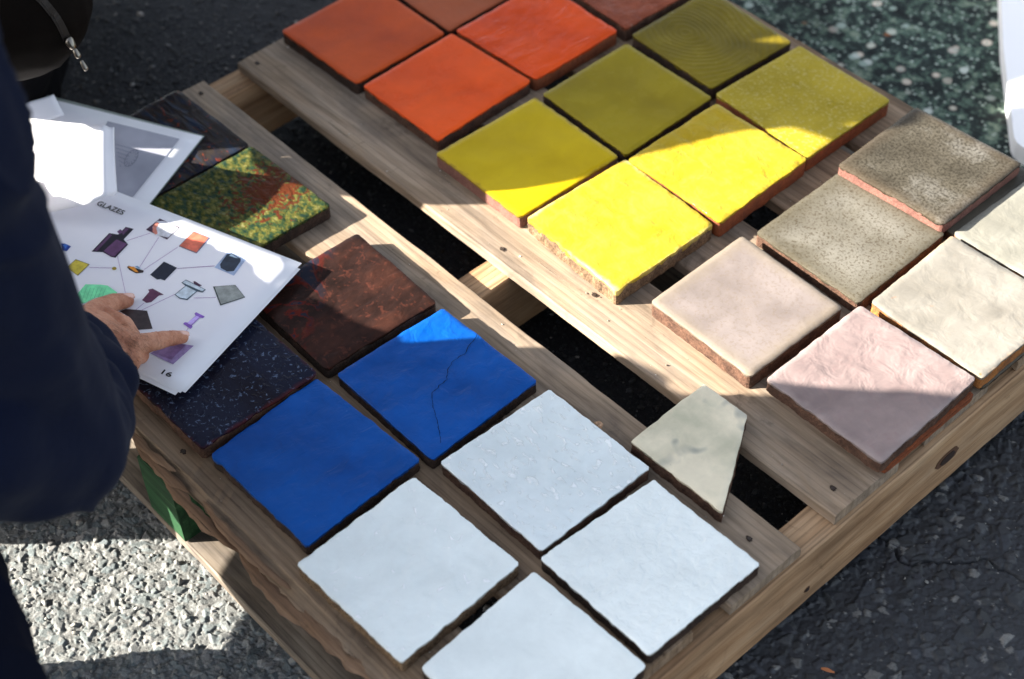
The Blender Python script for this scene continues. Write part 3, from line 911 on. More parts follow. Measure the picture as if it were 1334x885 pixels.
def relief_mat(name, rough, spec):
    k = NT(name, rough, spec)
    at_ = k.n('ShaderNodeAttribute', attribute_name='stone')
    v = k.co()
    k.color(k.mix(0.7, at_.outputs['Color'], k.ramp(k.noise(v, 500, 4, 0.7), [(0.3, 0.55), (0.5, 1.0), (0.72, 1.4)]), 'MULTIPLY'))
    k.bump(k.noise(v, 650, 4, 0.65), 0.7, 0.001)
    return k.m


def chips(name, regions, count, smin, smax, mat, label, avoid=None, sink=0.35, flat=0.55):
    """thousands of loose angular stones as one mesh"""
    t = (1 + 5 ** .5) / 2
    ico = np.array([(-1, t, 0), (1, t, 0), (-1, -t, 0), (1, -t, 0), (0, -1, t), (0, 1, t), (0, -1, -t), (0, 1, -t), (t, 0, -1), (t, 0, 1), (-t, 0, -1), (-t, 0, 1)]) / math.sqrt(1 + t * t)
    fc = np.array([(0, 11, 5), (0, 5, 1), (0, 1, 7), (0, 7, 10), (0, 10, 11), (1, 5, 9), (5, 11, 4), (11, 10, 2), (10, 7, 6), (7, 1, 8),
                   (3, 9, 4), (3, 4, 2), (3, 2, 6), (3, 6, 8), (3, 8, 9), (4, 9, 5), (2, 4, 11), (6, 2, 10), (8, 6, 7), (9, 8, 1)])
    area = np.array([(b - a) * (d - c) for a, b, c, d in regions])
    pick = rng.choice(len(regions), count, p=area / area.sum())
    R = np.array(regions)[pick]
    x = R[:, 0] + (R[:, 1] - R[:, 0]) * rng.random(count)
    y = R[:, 2] + (R[:, 3] - R[:, 2]) * rng.random(count)
    if avoid is not None:
        keep = avoid(x, y)
        x, y = x[keep], y[keep]
    n = len(x)
    size = smin + (smax - smin) * rng.random(n) ** 4.0
    V = ico[None] * (0.68 + 0.6 * rng.random((n, 12, 1)))
    for _ in range(5):                      # break flat faces into every stone
        dn = rng.normal(size=(n, 1, 3))
        dn /= np.linalg.norm(dn, axis=-1, keepdims=True)
        ex = (V * dn).sum(-1, keepdims=True) - (0.38 + 0.25 * rng.random((n, 1, 1)))
        V = V - dn * np.clip(ex, 0, None)
    V = V * (np.stack([0.75 + 0.6 * rng.random(n), 0.75 + 0.4 * rng.random(n), flat * (0.6 + 0.7 * rng.random(n))], -1))[:, None]
    # tilt and turn
    tx = rng.normal(0, .35, n)
    c, s = np.cos(tx)[:, None], np.sin(tx)[:, None]
    V = np.stack([V[..., 0], V[..., 1] * c - V[..., 2] * s, V[..., 1] * s + V[..., 2] * c], -1)
    az = rng.random(n) * 6.283
    c, s = np.cos(az)[:, None], np.sin(az)[:, None]
    V = np.stack([V[..., 0] * c - V[..., 1] * s, V[..., 0] * s + V[..., 1] * c, V[..., 2]], -1)
    V = V * (size / 2)[:, None, None]
    V[..., 0] += x[:, None]
    V[..., 1] += y[:, None]
    V[..., 2] += (size * flat * 0.5 * (1 - 2 * sink))[:, None]
    F = (fc[None] + (np.arange(n) * 12)[:, None, None]).reshape(-1, 3)
    V = V.reshape(-1, 3).astype(np.float32)
    me = bpy.data.meshes.new(name)
    me.vertices.add(len(V))
    me.vertices.foreach_set('co', V.ravel())
    me.loops.add(F.size)
    me.loops.foreach_set('vertex_index', F.ravel().astype(np.int32))
    me.polygons.add(len(F))
    me.polygons.foreach_set('loop_start', np.arange(0, F.size, 3, dtype=np.int32))
    me.update(calc_edges=True)
    me.materials.append(mat)
    o = bpy.data.objects.new(name, me)
    col.objects.link(o)
    return meta(o, label, 'gravel', kind='stuff')


def chip_mat(name, stops, rough=0.8, wet=0.3):
    k = NT(name, rough, wet)
    g = k.n('ShaderNodeNewGeometry')
    v = k.co()
    c = k.ramp(g.outputs['Random Per Island'], stops)
    c = k.mix(0.8, c, k.ramp(k.noise(v, 350, 4, 0.7), [(0.3, 0.55), (0.5, 0.95), (0.75, 1.4)]), 'MULTIPLY')
    k.color(c)
    k.bump(k.noise(v, 600, 3, 0.6), 0.6, 0.0008)
    return k.m


CRACK = [at(1128, 672, 0), at(1150, 700, 0), at(1172, 728, 0), at(1192, 738, 0), at(1215, 730, 0), at(1250, 733, 0), at(1285, 728, 0), at(1310, 742, 0), at(1345, 765, 0)]
CRACK2 = [at(1010, 770, 0), at(1060, 800, 0), at(1085, 835, 0), at(1120, 860, 0), at(1170, 868, 0), at(1240, 862, 0), at(1300, 850, 0), at(1345, 848, 0)]


def jag(path, step=0.006, amp=0.0035):
    out = []
    for a, b in zip(path[:-1], path[1:]):
        N = max(2, int((b - a).length / step))
        for i in range(N):
            p = a.lerp(b, i / N)
            out.append(p + Vector((random.uniform(-amp, amp), random.uniform(-amp, amp), 0)))
    return out + [path[-1]]


def build_ground():
    ground()
    m1 = chip_mat('light_chippings', [(0.0, (0.07, 0.07, 0.07)), (0.35, (0.15, 0.15, 0.142)), (0.75, (0.24, 0.235, 0.215)), (1.0, (0.33, 0.34, 0.33))])
    m2 = chip_mat('dark_chippings', [(0.0, (0.006, 0.008, 0.011)), (0.6, (0.014, 0.017, 0.022)), (0.93, (0.032, 0.036, 0.042)), (0.975, (0.12, 0.12, 0.12)), (1.0, (0.32, 0.31, 0.29))], 0.6, 0.5)
    m3 = chip_mat('grit', [(0.0, (0.03, 0.03, 0.032)), (0.6, (0.06, 0.06, 0.06)), (0.9, (0.2, 0.2, 0.19)), (1.0, (0.4, 0.38, 0.35))])
    jc, jc2 = jag(CRACK), jag(CRACK2)
    allc = np.array([(p.x, p.y) for p in jc + jc2])

    def keep(x, y):
        out = np.ones(len(x), bool)
        for px, py in allc:
            out &= (x - px) ** 2 + (y - py) ** 2 > 0.0018 ** 2
        return out
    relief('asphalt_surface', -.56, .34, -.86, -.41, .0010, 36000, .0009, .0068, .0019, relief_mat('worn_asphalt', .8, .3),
           'worn pale asphalt with angular stones beside the front of the pallet',
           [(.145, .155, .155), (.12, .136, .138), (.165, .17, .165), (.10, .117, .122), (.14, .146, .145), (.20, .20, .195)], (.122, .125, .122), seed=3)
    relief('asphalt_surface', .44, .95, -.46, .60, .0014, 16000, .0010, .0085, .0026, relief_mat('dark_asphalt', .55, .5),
           'dark cracked asphalt to the right of the pallet',
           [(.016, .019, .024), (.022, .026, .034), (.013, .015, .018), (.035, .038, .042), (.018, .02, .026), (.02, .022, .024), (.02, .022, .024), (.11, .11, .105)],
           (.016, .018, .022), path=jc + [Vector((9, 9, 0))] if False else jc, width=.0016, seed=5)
    chips('loose_chippings', [(-.62, .40, -.80, -.452)], 900, .003, .012, m1, 'a few loose stone chippings on the pale asphalt left of the pallet', sink=.1, flat=.6)
    chips('loose_grit', [(.53, .90, -.42, .52)], 1500, .0012, .0055, m3, 'pale grit scattered on the dark asphalt right of the pallet', sink=.1, flat=.6)
    chips('asphalt_chippings', [(-1.25, -.50, -.55, .95), (-.5, .5, -.45, .6)], 42000, .003, .011, m2, 'dark asphalt chippings behind the booklet and under the pallet', sink=.42, flat=.45).location.z = -.0062
    m4 = chip_mat('crumbs', [(0.0, (0.06, 0.04, 0.03)), (0.4, (0.25, 0.2, 0.16)), (0.8, (0.5, 0.46, 0.4)), (1.0, (0.7, 0.68, 0.64))])
    boards = [(-.50, .50, -.425, -.345), (-.5, .5, -.285, -.19), (-.5, .5, -.135, -.04), (-.5, .5, .022, .115), (-.5, .5, .17, .265), (-.5, .5, .325, .445)]
    cr = chips('clay_crumbs', boards, 420, .0008, .0038, m4, 'tiny crumbs of clay and dust on the deck boards', sink=.1, flat=.6)
    cr.location.z = DECK
    # fallen twig scraps
    tw = plain('dry_leaf', (0.35, 0.12, 0.04), 0.8)
    for i, (x, y, L, a) in enumerate(((1078, 875, .014, .5), (1020, 795, .006, 1.0))):
        p = at(x, y, .004)
        v, f = [], []
        for q in range(7):
            u = q / 6
            wdt = .0016 * math.sin(math.pi * min(.95, u + .05)) + .0004
            v += [(L * (u - .5), -wdt, .0006 * math.sin(u * 5)), (L * (u - .5), wdt, .0006 * math.sin(u * 5) + .0006)]
            if q:
                f.append((2 * q - 2, 2 * q - 1, 2 * q + 1, 2 * q))
        o = mesh('dry_leaf', v, f, tw)
        o.location = (p.x, p.y, .006)
        o.rotation_euler = (0, 0, a)
        o.modifiers.new('thick', 'SOLIDIFY').thickness = .0004
        meta(o, ['longer curled orange leaf scrap on the asphalt near the bottom edge', 'tiny orange leaf scrap on the asphalt close to the pallet rail'][i], 'leaf')


# ------------------------------------------------------------------ booklet
PAPER = None


def build_booklet():
    k = NT('white_paper', 0.42, 0.4)
    k.color(k.ramp(k.noise(k.co(), 30, 2), [(0.4, (0.80, 0.80, 0.86)), (0.6, (0.82, 0.82, 0.87))]))
    k.bump(k.noise(k.co(), 9, 2), 0.25, 0.004)
    tr = k.t.nodes.new('ShaderNodeBsdfTranslucent')
    tr.inputs[0].default_value = (0.8, 0.8, 0.85, 1)
    mx = k.t.nodes.new('ShaderNodeMixShader')
    mx.inputs[0].default_value = 0.15
    k.l(k.b.outputs[0], mx.inputs[1])
    k.l(tr.outputs[0], mx.inputs[2])
    k.l(mx.outputs[0], k.t.nodes['Material Output'].inputs['Surface'])
    paper = k.m
    # plane of the page
    A, B, C_ = at(393, 343, .1595), at(235, 512, .158), at(150, 250, .170)
    nrm = (B - A).cross(C_ - A).normalized()
    if nrm.z < 0:
        nrm = -nrm

    def onp(px, py, lift=0.0):
        d = (FW * FPX + RT * (px - 667) + UP * (442.5 - py))
        t = (A - CAM).dot(nrm) / d.dot(nrm)
        return CAM + d * t + nrm * lift
    org = onp(230, 380)
    root = empty('booklet', org, 'open white booklet of glaze samples with coloured tile pictures, pointed at by the hand', 'booklet')

    def part(name, pts, faces, mat, smooth=False, thick=0.0, label=None):
        o = mesh(name, [p - org for p in pts], faces, mat, root, smooth)
        if thick and sum(p.normal.z for p in o.data.polygons) < 0:
            o.data.flip_normals()
        if thick:
            md = o.modifiers.new('thick', 'SOLIDIFY')
            md.thickness = thick
            md.offset = -1
        if label:
            o['label'] = label
        return o

    def sheet(name, quad, lift, nx=14, ny=12, warp=0.0007, label=None):
        """quad of page pixels -> slightly wavy sheet"""
        P = [onp(*q, lift) for q in quad]
        pts, fs = [], []
        for j in range(ny + 1):
            for i in range(nx + 1):
                u, v = i / nx, j / ny
                p = P[0] * (1 - u) * (1 - v) + P[1] * u * (1 - v) + P[2] * u * v + P[3] * (1 - u) * v
                pts.append(p + nrm * (warp * noise.noise(p * 14 + Vector((lift * 900, 0, 0)))))
        for j in range(ny):
            for i in range(nx):
                a = j * (nx + 1) + i
                fs.append((a, a + 1, a + nx + 2, a + nx + 1))
        return part(name, pts, fs, paper, True, 0.00025, label)
    left_t, left_b = (20, 193), (-20, 392)
    sheet('page', [(-105, 352), (235, 512), (393, 343), (45, 208)], 0.0, warp=0, label='top page headed GLAZES with pictures joined by thin lines')
    sheet('page', [(-105, 356), (228, 514), (389, 346), (45, 210)], -0.0012, warp=.0003)
    sheet('page', [(-105, 358), (241, 510), (391, 349), (45, 211)], -0.0022, warp=.0003)

    # prints on the page
    cols = {}

    def ink(c, rough=.4, var=0.25, sc=120):
        key = (c, var)
        if key not in cols:
            q = NT('printed_ink', rough, 0.4)
            lo = tuple(x * (1 - var) for x in c)
            hi = tuple(min(1, x * (1 + var)) for x in c)
            q.color(q.ramp(q.noise(q.co(), sc, 4, 0.6), [(0.35, lo), (0.65, hi)]))
            cols[key] = q.m
        return cols[key]

    def pr(name, poly, c, lift=.0004, var=.25, label=None):
        pts = [onp(*q, lift) for q in poly]
        return part(name, pts, [tuple(range(len(pts)))], ink(c, var=var), label=label)

    def line(a, b, c=(.35, .2, .42), w_=.55, lift=.0003):
        a, b = Vector(a), Vector(b)
        d = (b - a).normalized()
        n_ = Vector((-d.y, d.x)) * w_ * .5
        pr('printed_line', [tuple(a - n_), tuple(b - n_), tuple(b + n_), tuple(a + n_)], c, lift, 0)

    def Z1(x, y):            # coordinates read in an enlargement of the page
        return (60 + x / 5.532, 240 + y / 5.532)

    def Z2(x, y):
        return (180 + x / 5.532, 240 + y / 5.532)

    def Z3(x, y):
        return (60 + x / 5.532, 370 + y / 5.532)
    plum, ink_k = (.10, .045, .11), (.012, .012, .02)
    pr('picture', [Z1(*q) for q in ((328, 488), (455, 355), (520, 365), (575, 310), (632, 325), (560, 400), (592, 437), (500, 533), (465, 525), (410, 492))], ink_k, label='picture of a dark plum stepped vessel')
    pr('picture', [Z1(*q) for q in ((415, 485), (508, 402), (585, 432), (490, 528), (462, 518))], plum, .0006)
    pr('picture', [Z1(*q) for q in ((345, 482), (460, 362), (478, 368), (370, 484))], plum, .0006)
    pr('picture', [Z1(*q) for q in ((512, 345), (535, 328), (560, 345), (530, 365))], plum, .0006)
    pr('picture', [Z1(*q) for q in ((550, 350), (575, 318), (600, 323), (555, 372))], plum, .0007)
    pr('picture', [Z1(*q) for q in ((720, 330), (820, 250), (962, 312), (872, 402))], (.06, .03, .06))
    pr('picture', [Z1(*q) for q in ((768, 312), (800, 268), (870, 272), (952, 318), (925, 345), (880, 388), (800, 372), (772, 345))], (.55, .56, .62), .0006, label='picture of a white bowl on plum ground')
    pr('picture', [Z1(*q) for q in ((768, 345), (772, 305), (800, 275), (815, 285), (795, 320), (805, 360), (790, 368))], (.55, .2, .15), .0008)
    pr('picture', [Z1(*q) for q in ((955, 450), (1062, 340), (1185, 388), (1085, 502))], (.12, .13, .2), .0004)
    pr('picture', [Z1(*q) for q in ((962, 448), (1064, 346), (1170, 388), (1083, 495))], (.55, .13, .08), .0006, label='picture of a coral red tile')
    pr('picture', [Z1(*q) for q in ((750, 655), (850, 560), (945, 605), (855, 697), (825, 685), (800, 690))], (.012, .015, .03), label='picture of a black tile')
    pr('picture', [Z1(*q) for q in ((145, 605), (215, 543), (315, 580), (230, 662))], (.10, .09, .05))
    pr('picture', [Z1(*q) for q in ((148, 607), (215, 549), (308, 582), (228, 658))], (.52, .42, .06), .0006, label='picture of a yellow tile')
    N = 12
    pr('picture', [Z1(492 + 17 * math.cos(i / N * 6.283), 610 + 12 * math.sin(i / N * 6.283)) for i in range(N)], (.35, .26, .03))
    pr('picture', [Z1(*q) for q in ((583, 600), (595, 590), (705, 625), (700, 640), (650, 645), (600, 620))], (.03, .02, .02))
    pr('picture', [Z1(*q) for q in ((590, 597), (635, 598), (668, 640), (640, 634))], (.65, .25, .03), .0006, label='picture of an amber dish')
    pr('picture', [Z1(*q) for q in ((640, 595), (660, 592), (685, 612), (665, 612))], (.2, .35, .5), .0006)
    pr('picture', [Z1(*q) for q in ((108, 430), (135, 430), (180, 450), (150, 485), (115, 480))], (.02, .05, .25), label='picture of a small blue cup')
    pr('picture', [Z1(*q) for q in ((120, 445), (135, 432), (160, 440), (140, 468))], (.05, .15, .5), .0006)
    # right half
    pr('picture', [Z2(*q) for q in ((550, 602), (655, 478), (775, 548), (690, 662))], (.30, .38, .55), .0004)
    pr('picture', [Z2(*q) for q in ((590, 580), (640, 508), (672, 500), (740, 540), (738, 560), (690, 630), (640, 632), (596, 608))], (.02, .03, .05), .0006, label='picture of a dark blue bowl')
    pr('picture', [Z2(*q) for q in ((655, 520), (672, 508), (725, 538), (700, 535))], (.3, .4, .5), .0008)
    pr('picture', [Z2(*q) for q in ((540, 740), (700, 728), (772, 818), (592, 877))], (.03, .04, .04))
    pr('picture', [Z2(*q) for q in ((550, 742), (698, 731), (766, 816), (598, 868))], (.24, .26, .25), .0006, label='picture of a grey tile')
    pr('picture', [Z2(*q) for q in ((262, 798), (340, 735), (312, 712), (345, 690), (488, 762), (465, 783), (425, 775), (355, 838), (300, 828))], (.04, .07, .1))
    pr('picture', [Z2(*q) for q in ((270, 798), (345, 738), (418, 775), (352, 830), (300, 820))], (.5, .58, .65), .0006, label='picture of a pale lidded jar')
    pr('picture', [Z2(*q) for q in ((320, 712), (345, 696), (480, 762), (462, 776))], (.5, .58, .65), .0006)
    pr('picture', [Z2(*q) for q in ((398, 705), (410, 703), (460, 735), (440, 742), (402, 720))], (.06, .02, .05), .0008)
    pr('picture', [Z2(*q) for q in ((72, 762), (105, 755), (185, 798), (150, 805), (95, 852), (60, 858), (28, 838), (80, 778))], (.10, .03, .07), label='picture of a small plum cup')
    pr('picture', [Z3(*q) for q in ((532, 200), (575, 182), (728, 195), (768, 325), (635, 335), (600, 240))], (.04, .028, .03), label='picture of a dark brown tile under the thumb')
    pr('picture', [Z3(*q) for q in ((205, 150), (225, 75), (285, 5), (395, 8), (445, 15), (515, 65), (480, 100), (360, 100), (280, 140))], (.20, .72, .38), .0005, .15, label='picture of a mint green draped shape')
    for i in range(7):
        x0 = 235 + i * 28
        line(Z3(x0, 120 - i * 3), Z3(x0 + 30, 30), (.08, .45, .22), .5, .0007)
    pr('picture', [Z3(*q) for q in ((750, 502), (880, 420), (1065, 447), (915, 582))], (.30, .22, .42), .0004)
    pr('picture', [Z3(*q) for q in ((765, 498), (880, 432), (1010, 440), (905, 548))], (.22, .13, .28), .0006, label='picture of a violet tile below the fingertip')
    pr('picture', [Z3(*q) for q in ((988, 290), (1000, 278), (1022, 280), (1078, 232), (1070, 215), (1082, 206), (1143, 236), (1132, 248), (1108, 245), (1052, 300), (1055, 312), (1042, 326))], (.22, .10, .45), label='picture of a violet spool')
    pr('picture', [Z3(*q) for q in ((1018, 285), (1084, 232), (1104, 242), (1046, 300))], (.5, .38, .75), .0006)
    for a, b in ((Z1(580, 410), Z1(750, 355)), (Z1(812, 385), Z1(675, 600)), (Z1(950, 455), Z1(705, 618)), (Z1(945, 610), Z1(1215, 590)),
                 (Z1(312, 602), Z1(475, 606)), (Z1(515, 520), Z1(572, 785)), (Z2(265, 795), Z3(690, 190)), (Z2(400, 822), Z2(560, 818)),
                 (Z3(705, 140), Z3(645, 190)), (Z3(1025, 318), Z3(1012, 340)), (Z2(285, 610), Z2(550, 592))):
        line(a, b)
    # lettering
    blk = plain('black_ink', (.012, .012, .016), .5)

    def text(s, pa, pb, hgt, name='lettering'):
        a, b = onp(*pa, .0007), onp(*pb, .0007)
        cu = bpy.data.curves.new(name, 'FONT')
        cu.body = s
        cu.size = 1
        cu.offset = 0.02
        cu.space_character = 1.06
        tmp = bpy.data.objects.new(name, cu)
        col.objects.link(tmp)
        dg = bpy.context.evaluated_depsgraph_get()
        me = bpy.data.meshes.new_from_object(tmp.evaluated_get(dg))
        bpy.data.objects.remove(tmp)
        co = np.array([v.co[:] for v in me.vertices])
        mn, mxx = co.min(0), co.max(0)
        ex = (b - a)
        ey = nrm.cross(ex).normalized() * hgt
        for v in me.vertices:
            u = (v.co.x - mn[0]) / (mxx[0] - mn[0])
            q = (v.co.y - mn[1]) / (mxx[1] - mn[1])
            v.co = a + ex * u + ey * q - org
        me.materials.clear()
        me.materials.append(blk)
        o = bpy.data.objects.new(name, me)
        col.objects.link(o)
        o.parent = root
        return o
    text('GLAZES', Z1(360, 152), Z1(548, 226), .0075)
    text('16', (209.5, 487.5), (221.5, 492.5), .0068)

    # sheet in a clear sleeve behind, and the page being turned
    def free(name, rows, mat, thick=.00025, label=None, smooth=True):
        pts, fs = [], []
        nx = len(rows[0])
        for r in rows:
            pts += r
        for j in range(len(rows) - 1):
            for i in range(nx - 1):
                a = j * nx + i
                fs.append((a, a + 1, a + nx + 1, a + nx))
        return part(name, pts, fs, mat, smooth, thick, label)

    def quad_rows(q, zs, nx=8, ny=8, warp=.0006):
        P = [at(*p, z) for p, z in zip(q, zs)]
        out = []
        for j in range(ny + 1):
            v = j / ny
            out.append([P[0] * (1 - u) * (1 - v) + P[1] * u * (1 - v) + P[2] * u * v + P[3] * (1 - u) * v + Vector((0, 0, warp * noise.noise(Vector((u * 3, v * 3, 5)))))
                        for u in [i / nx for i in range(nx + 1)]])
        return out
    grey = plain('grey_green_board', (.15, .18, .17), .5)
    free('back_board', quad_rows([(62, 124), (266, 177), (180, 285), (-20, 250)], (.163, .1475, .1475, .163), warp=0), grey, .0016, 'stiff grey backing board of the booklet')
    free('page', quad_rows([(58, 127), (264, 178), (180, 284), (-20, 250)], (.1645, .1485, .1485, .1645), warp=0), paper, .0003)
    picm = NT('grey_photo_print', .35, .4)
    picm.color(picm.ramp(picm.noise(picm.co(), 12, 3), [(0.3, (.22, .23, .28)), (0.7, (.38, .39, .46))]))
    o = free('picture', quad_rows([(140, 158), (234, 181), (173, 257), (100, 250)], (.160, .1512, .1512, .1605), warp=0), picm.m, 0)
    o['label'] = 'grey picture of a round ribbed object on the sheet behind'
    dk = ink((.10, .11, .16), var=.1)

    def bl(p, q, c=dk, w_=.6, z=.1545):
        a, b = Vector(p), Vector(q)
        d = (b - a).normalized()
        n_ = Vector((-d.y, d.x)) * w_ * .5
        pts = [at(*tuple(x), z) for x in (a - n_, b - n_, b + n_, a + n_)]
        part('printed_line', pts, [(0, 1, 2, 3)], c)
    zc = .1585
    for i in range(12):
        t0, t1 = i / 12 * 6.283, (i + 1) / 12 * 6.283
        cx, cy = 171, 206
        def el_(t, k=1.0):
            ca, sa_ = math.cos(.95), math.sin(.95)
            x, y = 13 * k * math.cos(t), 6.5 * k * math.sin(t)
            return (cx + x * ca + y * sa_, cy - x * sa_ + y * ca)
        bl(el_(t0), el_(t1), z=zc)
        bl(el_(t0), el_(t0, .55), w_=.5, z=zc)
    for i in range(6):
        bl((150 + i * 1.2, 188 + i * 5.2), (174 - i * 3.4, 194.5 + i * 4.6), w_=.45, z=zc)
    # curled page
    rows = []
    top = [((14, 150), .205), ((45, 155), .224), ((80, 159), .235), ((112, 162), .239), ((134, 164), .238), ((146, 165), .235), ((149, 166), .232)]
    bot = [((45, 281), .178), ((68, 276), .190), ((92, 271), .199), ((118, 265), .204), ((138, 258), .204), ((150, 253), .201), ((153, 251), .198)]
    ny = 14
    for j in range(ny + 1):
        v = j / ny
        r = []
        for i in range(len(top) - 1):
            for q in range(3):
                u = q / 3
                (a, za), (b, zb) = top[i], top[i + 1]
                (c, zc_), (d, zd) = bot[i], bot[i + 1]
                pt = at(a[0] + (b[0] - a[0]) * u, a[1] + (b[1] - a[1]) * u, za + (zb - za) * u)
                pb = at(c[0] + (d[0] - c[0]) * u, c[1] + (d[1] - c[1]) * u, zc_ + (zd - zc_) * u)
                k_ = i * 3 + q
                crease = .0022 * math.exp(-((k_ - 12) / 1.2) ** 2) - .0018 * math.exp(-((k_ - 14.5) / .9) ** 2)
                r.append(pt.lerp(pb, v) + Vector((0, 0, .005 * math.sin(math.pi * v) + crease)))
        r.append(at(*top[-1][0], top[-1][1]).lerp(at(*bot[-1][0], bot[-1][1]), v) + Vector((0, 0, .005 * math.sin(math.pi * v))))
        rows.append(r)
    free('turned_page', rows, paper, .0002, 'page being turned over, curling up in the sun')
    free('page', quad_rows([(10, 142), (70, 123), (84, 150), (20, 172)], (.20, .185, .172, .18), warp=.001), paper, .0002, 'loose corner of a folded back page')


# ------------------------------------------------------------------ people
def capsule(p0, r0, p1, r1, n=14, m=5):
    """closed tapered capsule as (verts, faces)"""
    p0, p1 = Vector(p0), Vector(p1)
    d = p1 - p0
    L = d.length
    if L < 1e-6:
        d = Vector((0, 0, 1))
        L = 1e-6
    d = d / L
    a = d.orthogonal().normalized()
    b = d.cross(a)
    vs, fs = [], []
    rings = []
    for i in range(1, m + 1):
        t = -math.pi / 2 + math.pi / 2 * i / m
        rings.append((p0 + d * r0 * math.sin(t), r0 * math.cos(t)))
    for i in range(0, m):
        t = math.pi / 2 * i / m
        rings.append((p1 + d * r1 * math.sin(t), r1 * math.cos(t)))
    vs.append(p0 - d * r0)
    for c, r in rings:
        for q in range(n):
            t = q / n * 2 * math.pi
            vs.append(c + a * r * math.cos(t) + b * r * math.sin(t))
    vs.append(p1 + d * r1)
    for q in range(n):
        fs.append((0, 1 + (q + 1) % n, 1 + q))
    for i in range(len(rings) - 1):
        for q in range(n):
            x, y = 1 + i * n + q, 1 + i * n + (q + 1) % n
            fs.append((x, y, y + n, x + n))
    e = len(vs) - 1
    o = 1 + (len(rings) - 1) * n
    for q in range(n):
        fs.append((o + q, o + (q + 1) % n, e))
    return vs, fs


def blob(segs, voxel, smooth=4, extra=None):
    """union of tapered capsules -> one continuous skin (verts, faces)"""
    V, F = [], []
    for s in segs:
        v, f = capsule(*s)
        o = len(V)
        V += v
        F += [tuple(i + o for i in q) for q in f]
    me = bpy.data.meshes.new('tmp')
    me.from_pydata([tuple(p) for p in V], [], F)
    ob = bpy.data.objects.new('tmp', me)
    col.objects.link(ob)
    md = ob.modifiers.new('r', 'REMESH')
    md.mode = 'VOXEL'
    md.voxel_size = voxel
    ms = ob.modifiers.new('s', 'SMOOTH')
    ms.factor = 0.5
    ms.iterations = smooth
    dg = bpy.context.evaluated_depsgraph_get()
    ev = ob.evaluated_get(dg)
    m2 = bpy.data.meshes.new_from_object(ev)
    bpy.data.objects.remove(ob)
    return m2


def wrinkle(me, f):
    """push every vertex along its normal by f(co)"""
    n = [v.normal.copy() for v in me.vertices]
    for v, nn in zip(me.vertices, n):
        v.co += nn * f(v.co)


def link_mesh(name, me, mat, parent, org):
    me.name = name
    for v in me.vertices:
        v.co -= org
    me.materials.clear()
    me.materials.append(mat)
    me.shade_smooth()
    o = bpy.data.objects.new(name, me)
    col.objects.link(o)
    o.parent = parent
    return o


def join_meshes(ms):
    V, F = [], []
    for q in ms:
        o = len(V)
        V += [v.co.copy() for v in q.vertices]
        F += [tuple(i + o for i in p.vertices) for p in q.polygons]
    me = bpy.data.meshes.new('body')
    me.from_pydata([tuple(v) for v in V], [], F)
    return me


def cloth(name, c, sc_=1.0, sheen=0.0, rough=0.95):
    k = NT(name, rough, 0.06)
    v = k.co()
    n_ = k.noise(v, 700, 3, 0.7)
    k.color(k.mix(0.6, c, k.ramp(n_, [(0.3, 0.6), (0.7, 1.5)]), 'MULTIPLY'))
    k.b.inputs['Sheen Weight'].default_value = sheen
    k.b.inputs['Sheen Roughness'].default_value = 0.5
    k.bump(n_, 0.4, 0.0008)
    k.bump(k.noise(v, 14, 3), 0.4, 0.01)
    return k.m


def folds(amp, seed, sc_=9.0):
    o = Vector((seed, seed * 2, seed * .5))

    def f(p):
        q = p * sc_ + o
        a = noise.noise(q) + .5 * noise.noise(q * 2.1)
        b = 1 - abs(noise.noise(Vector((q.x * 1.3 + q.z * .6, q.y * 1.3, q.z * .8)) + o)) * 2
        return amp * (0.7 * a + 0.6 * max(0, b) ** 3)
    return f


def skin_mat():
    k = NT('skin', 0.5, 0.4)
    v = k.co()
    c = k.ramp(k.noise(v, 45, 4, 0.6), [(0.3, (0.30, 0.105, 0.055)), (0.5, (0.43, 0.185, 0.105)), (0.72, (0.54, 0.27, 0.17))])
    c = k.mix(0.5, c, k.ramp(k.noise(v, 500, 3, 0.7), [(0.3, 0.7), (0.6, 1.15)]), 'MULTIPLY')
    k.color(c)
    k.b.inputs['Subsurface Weight'].default_value = 0.12
    k.b.inputs['Subsurface Radius'].default_value = (0.008, 0.003, 0.0015)
    k.b.inputs['Subsurface Scale'].default_value = 0.5
    k.bump(k.vor(v, 700), 0.55, 0.0005)
    k.bump(k.noise(k.co((1, 1, 1)), 170, 5, 0.65), 0.8, 0.0016)
    return k.m


def head_segs(c, face, up=Vector((0, 0, 1)), s=1.0):
    """skull, jaw, nose, ears round centre c; face is the direction looked at"""
    face = face.normalized()
    side = up.cross(face).normalized()
    up2 = face.cross(side).normalized()

    def L(f, sd_, u):
        return c + face * f * s + side * sd_ * s + up2 * u * s
    r = []
    r.append((L(-.02, 0, .035), .078 * s, L(.025, 0, .03), .072 * s))
    r.append((L(.045, -.018, -.045), .05 * s, L(.045, .018, -.045), .05 * s))
    r.append((L(.066, -.01, -.085), .022 * s, L(.066, .01, -.085), .022 * s))
    r.append((L(.092, 0, .012), .007 * s, L(.112, 0, -.022), .012 * s))        # nose
    r.append((L(.09, -.022, -.052), .008 * s, L(.09, .022, -.052), .008 * s))   # lips
    r.append((L(.082, -.04, .025), .012 * s, L(.082, .04, .025), .012 * s))     # brow
    for q in (-1, 1):
        r.append((L(0, .078 * q, .015), .012 * s, L(-.008, .082 * q, -.025), .009 * s))
    return r, L


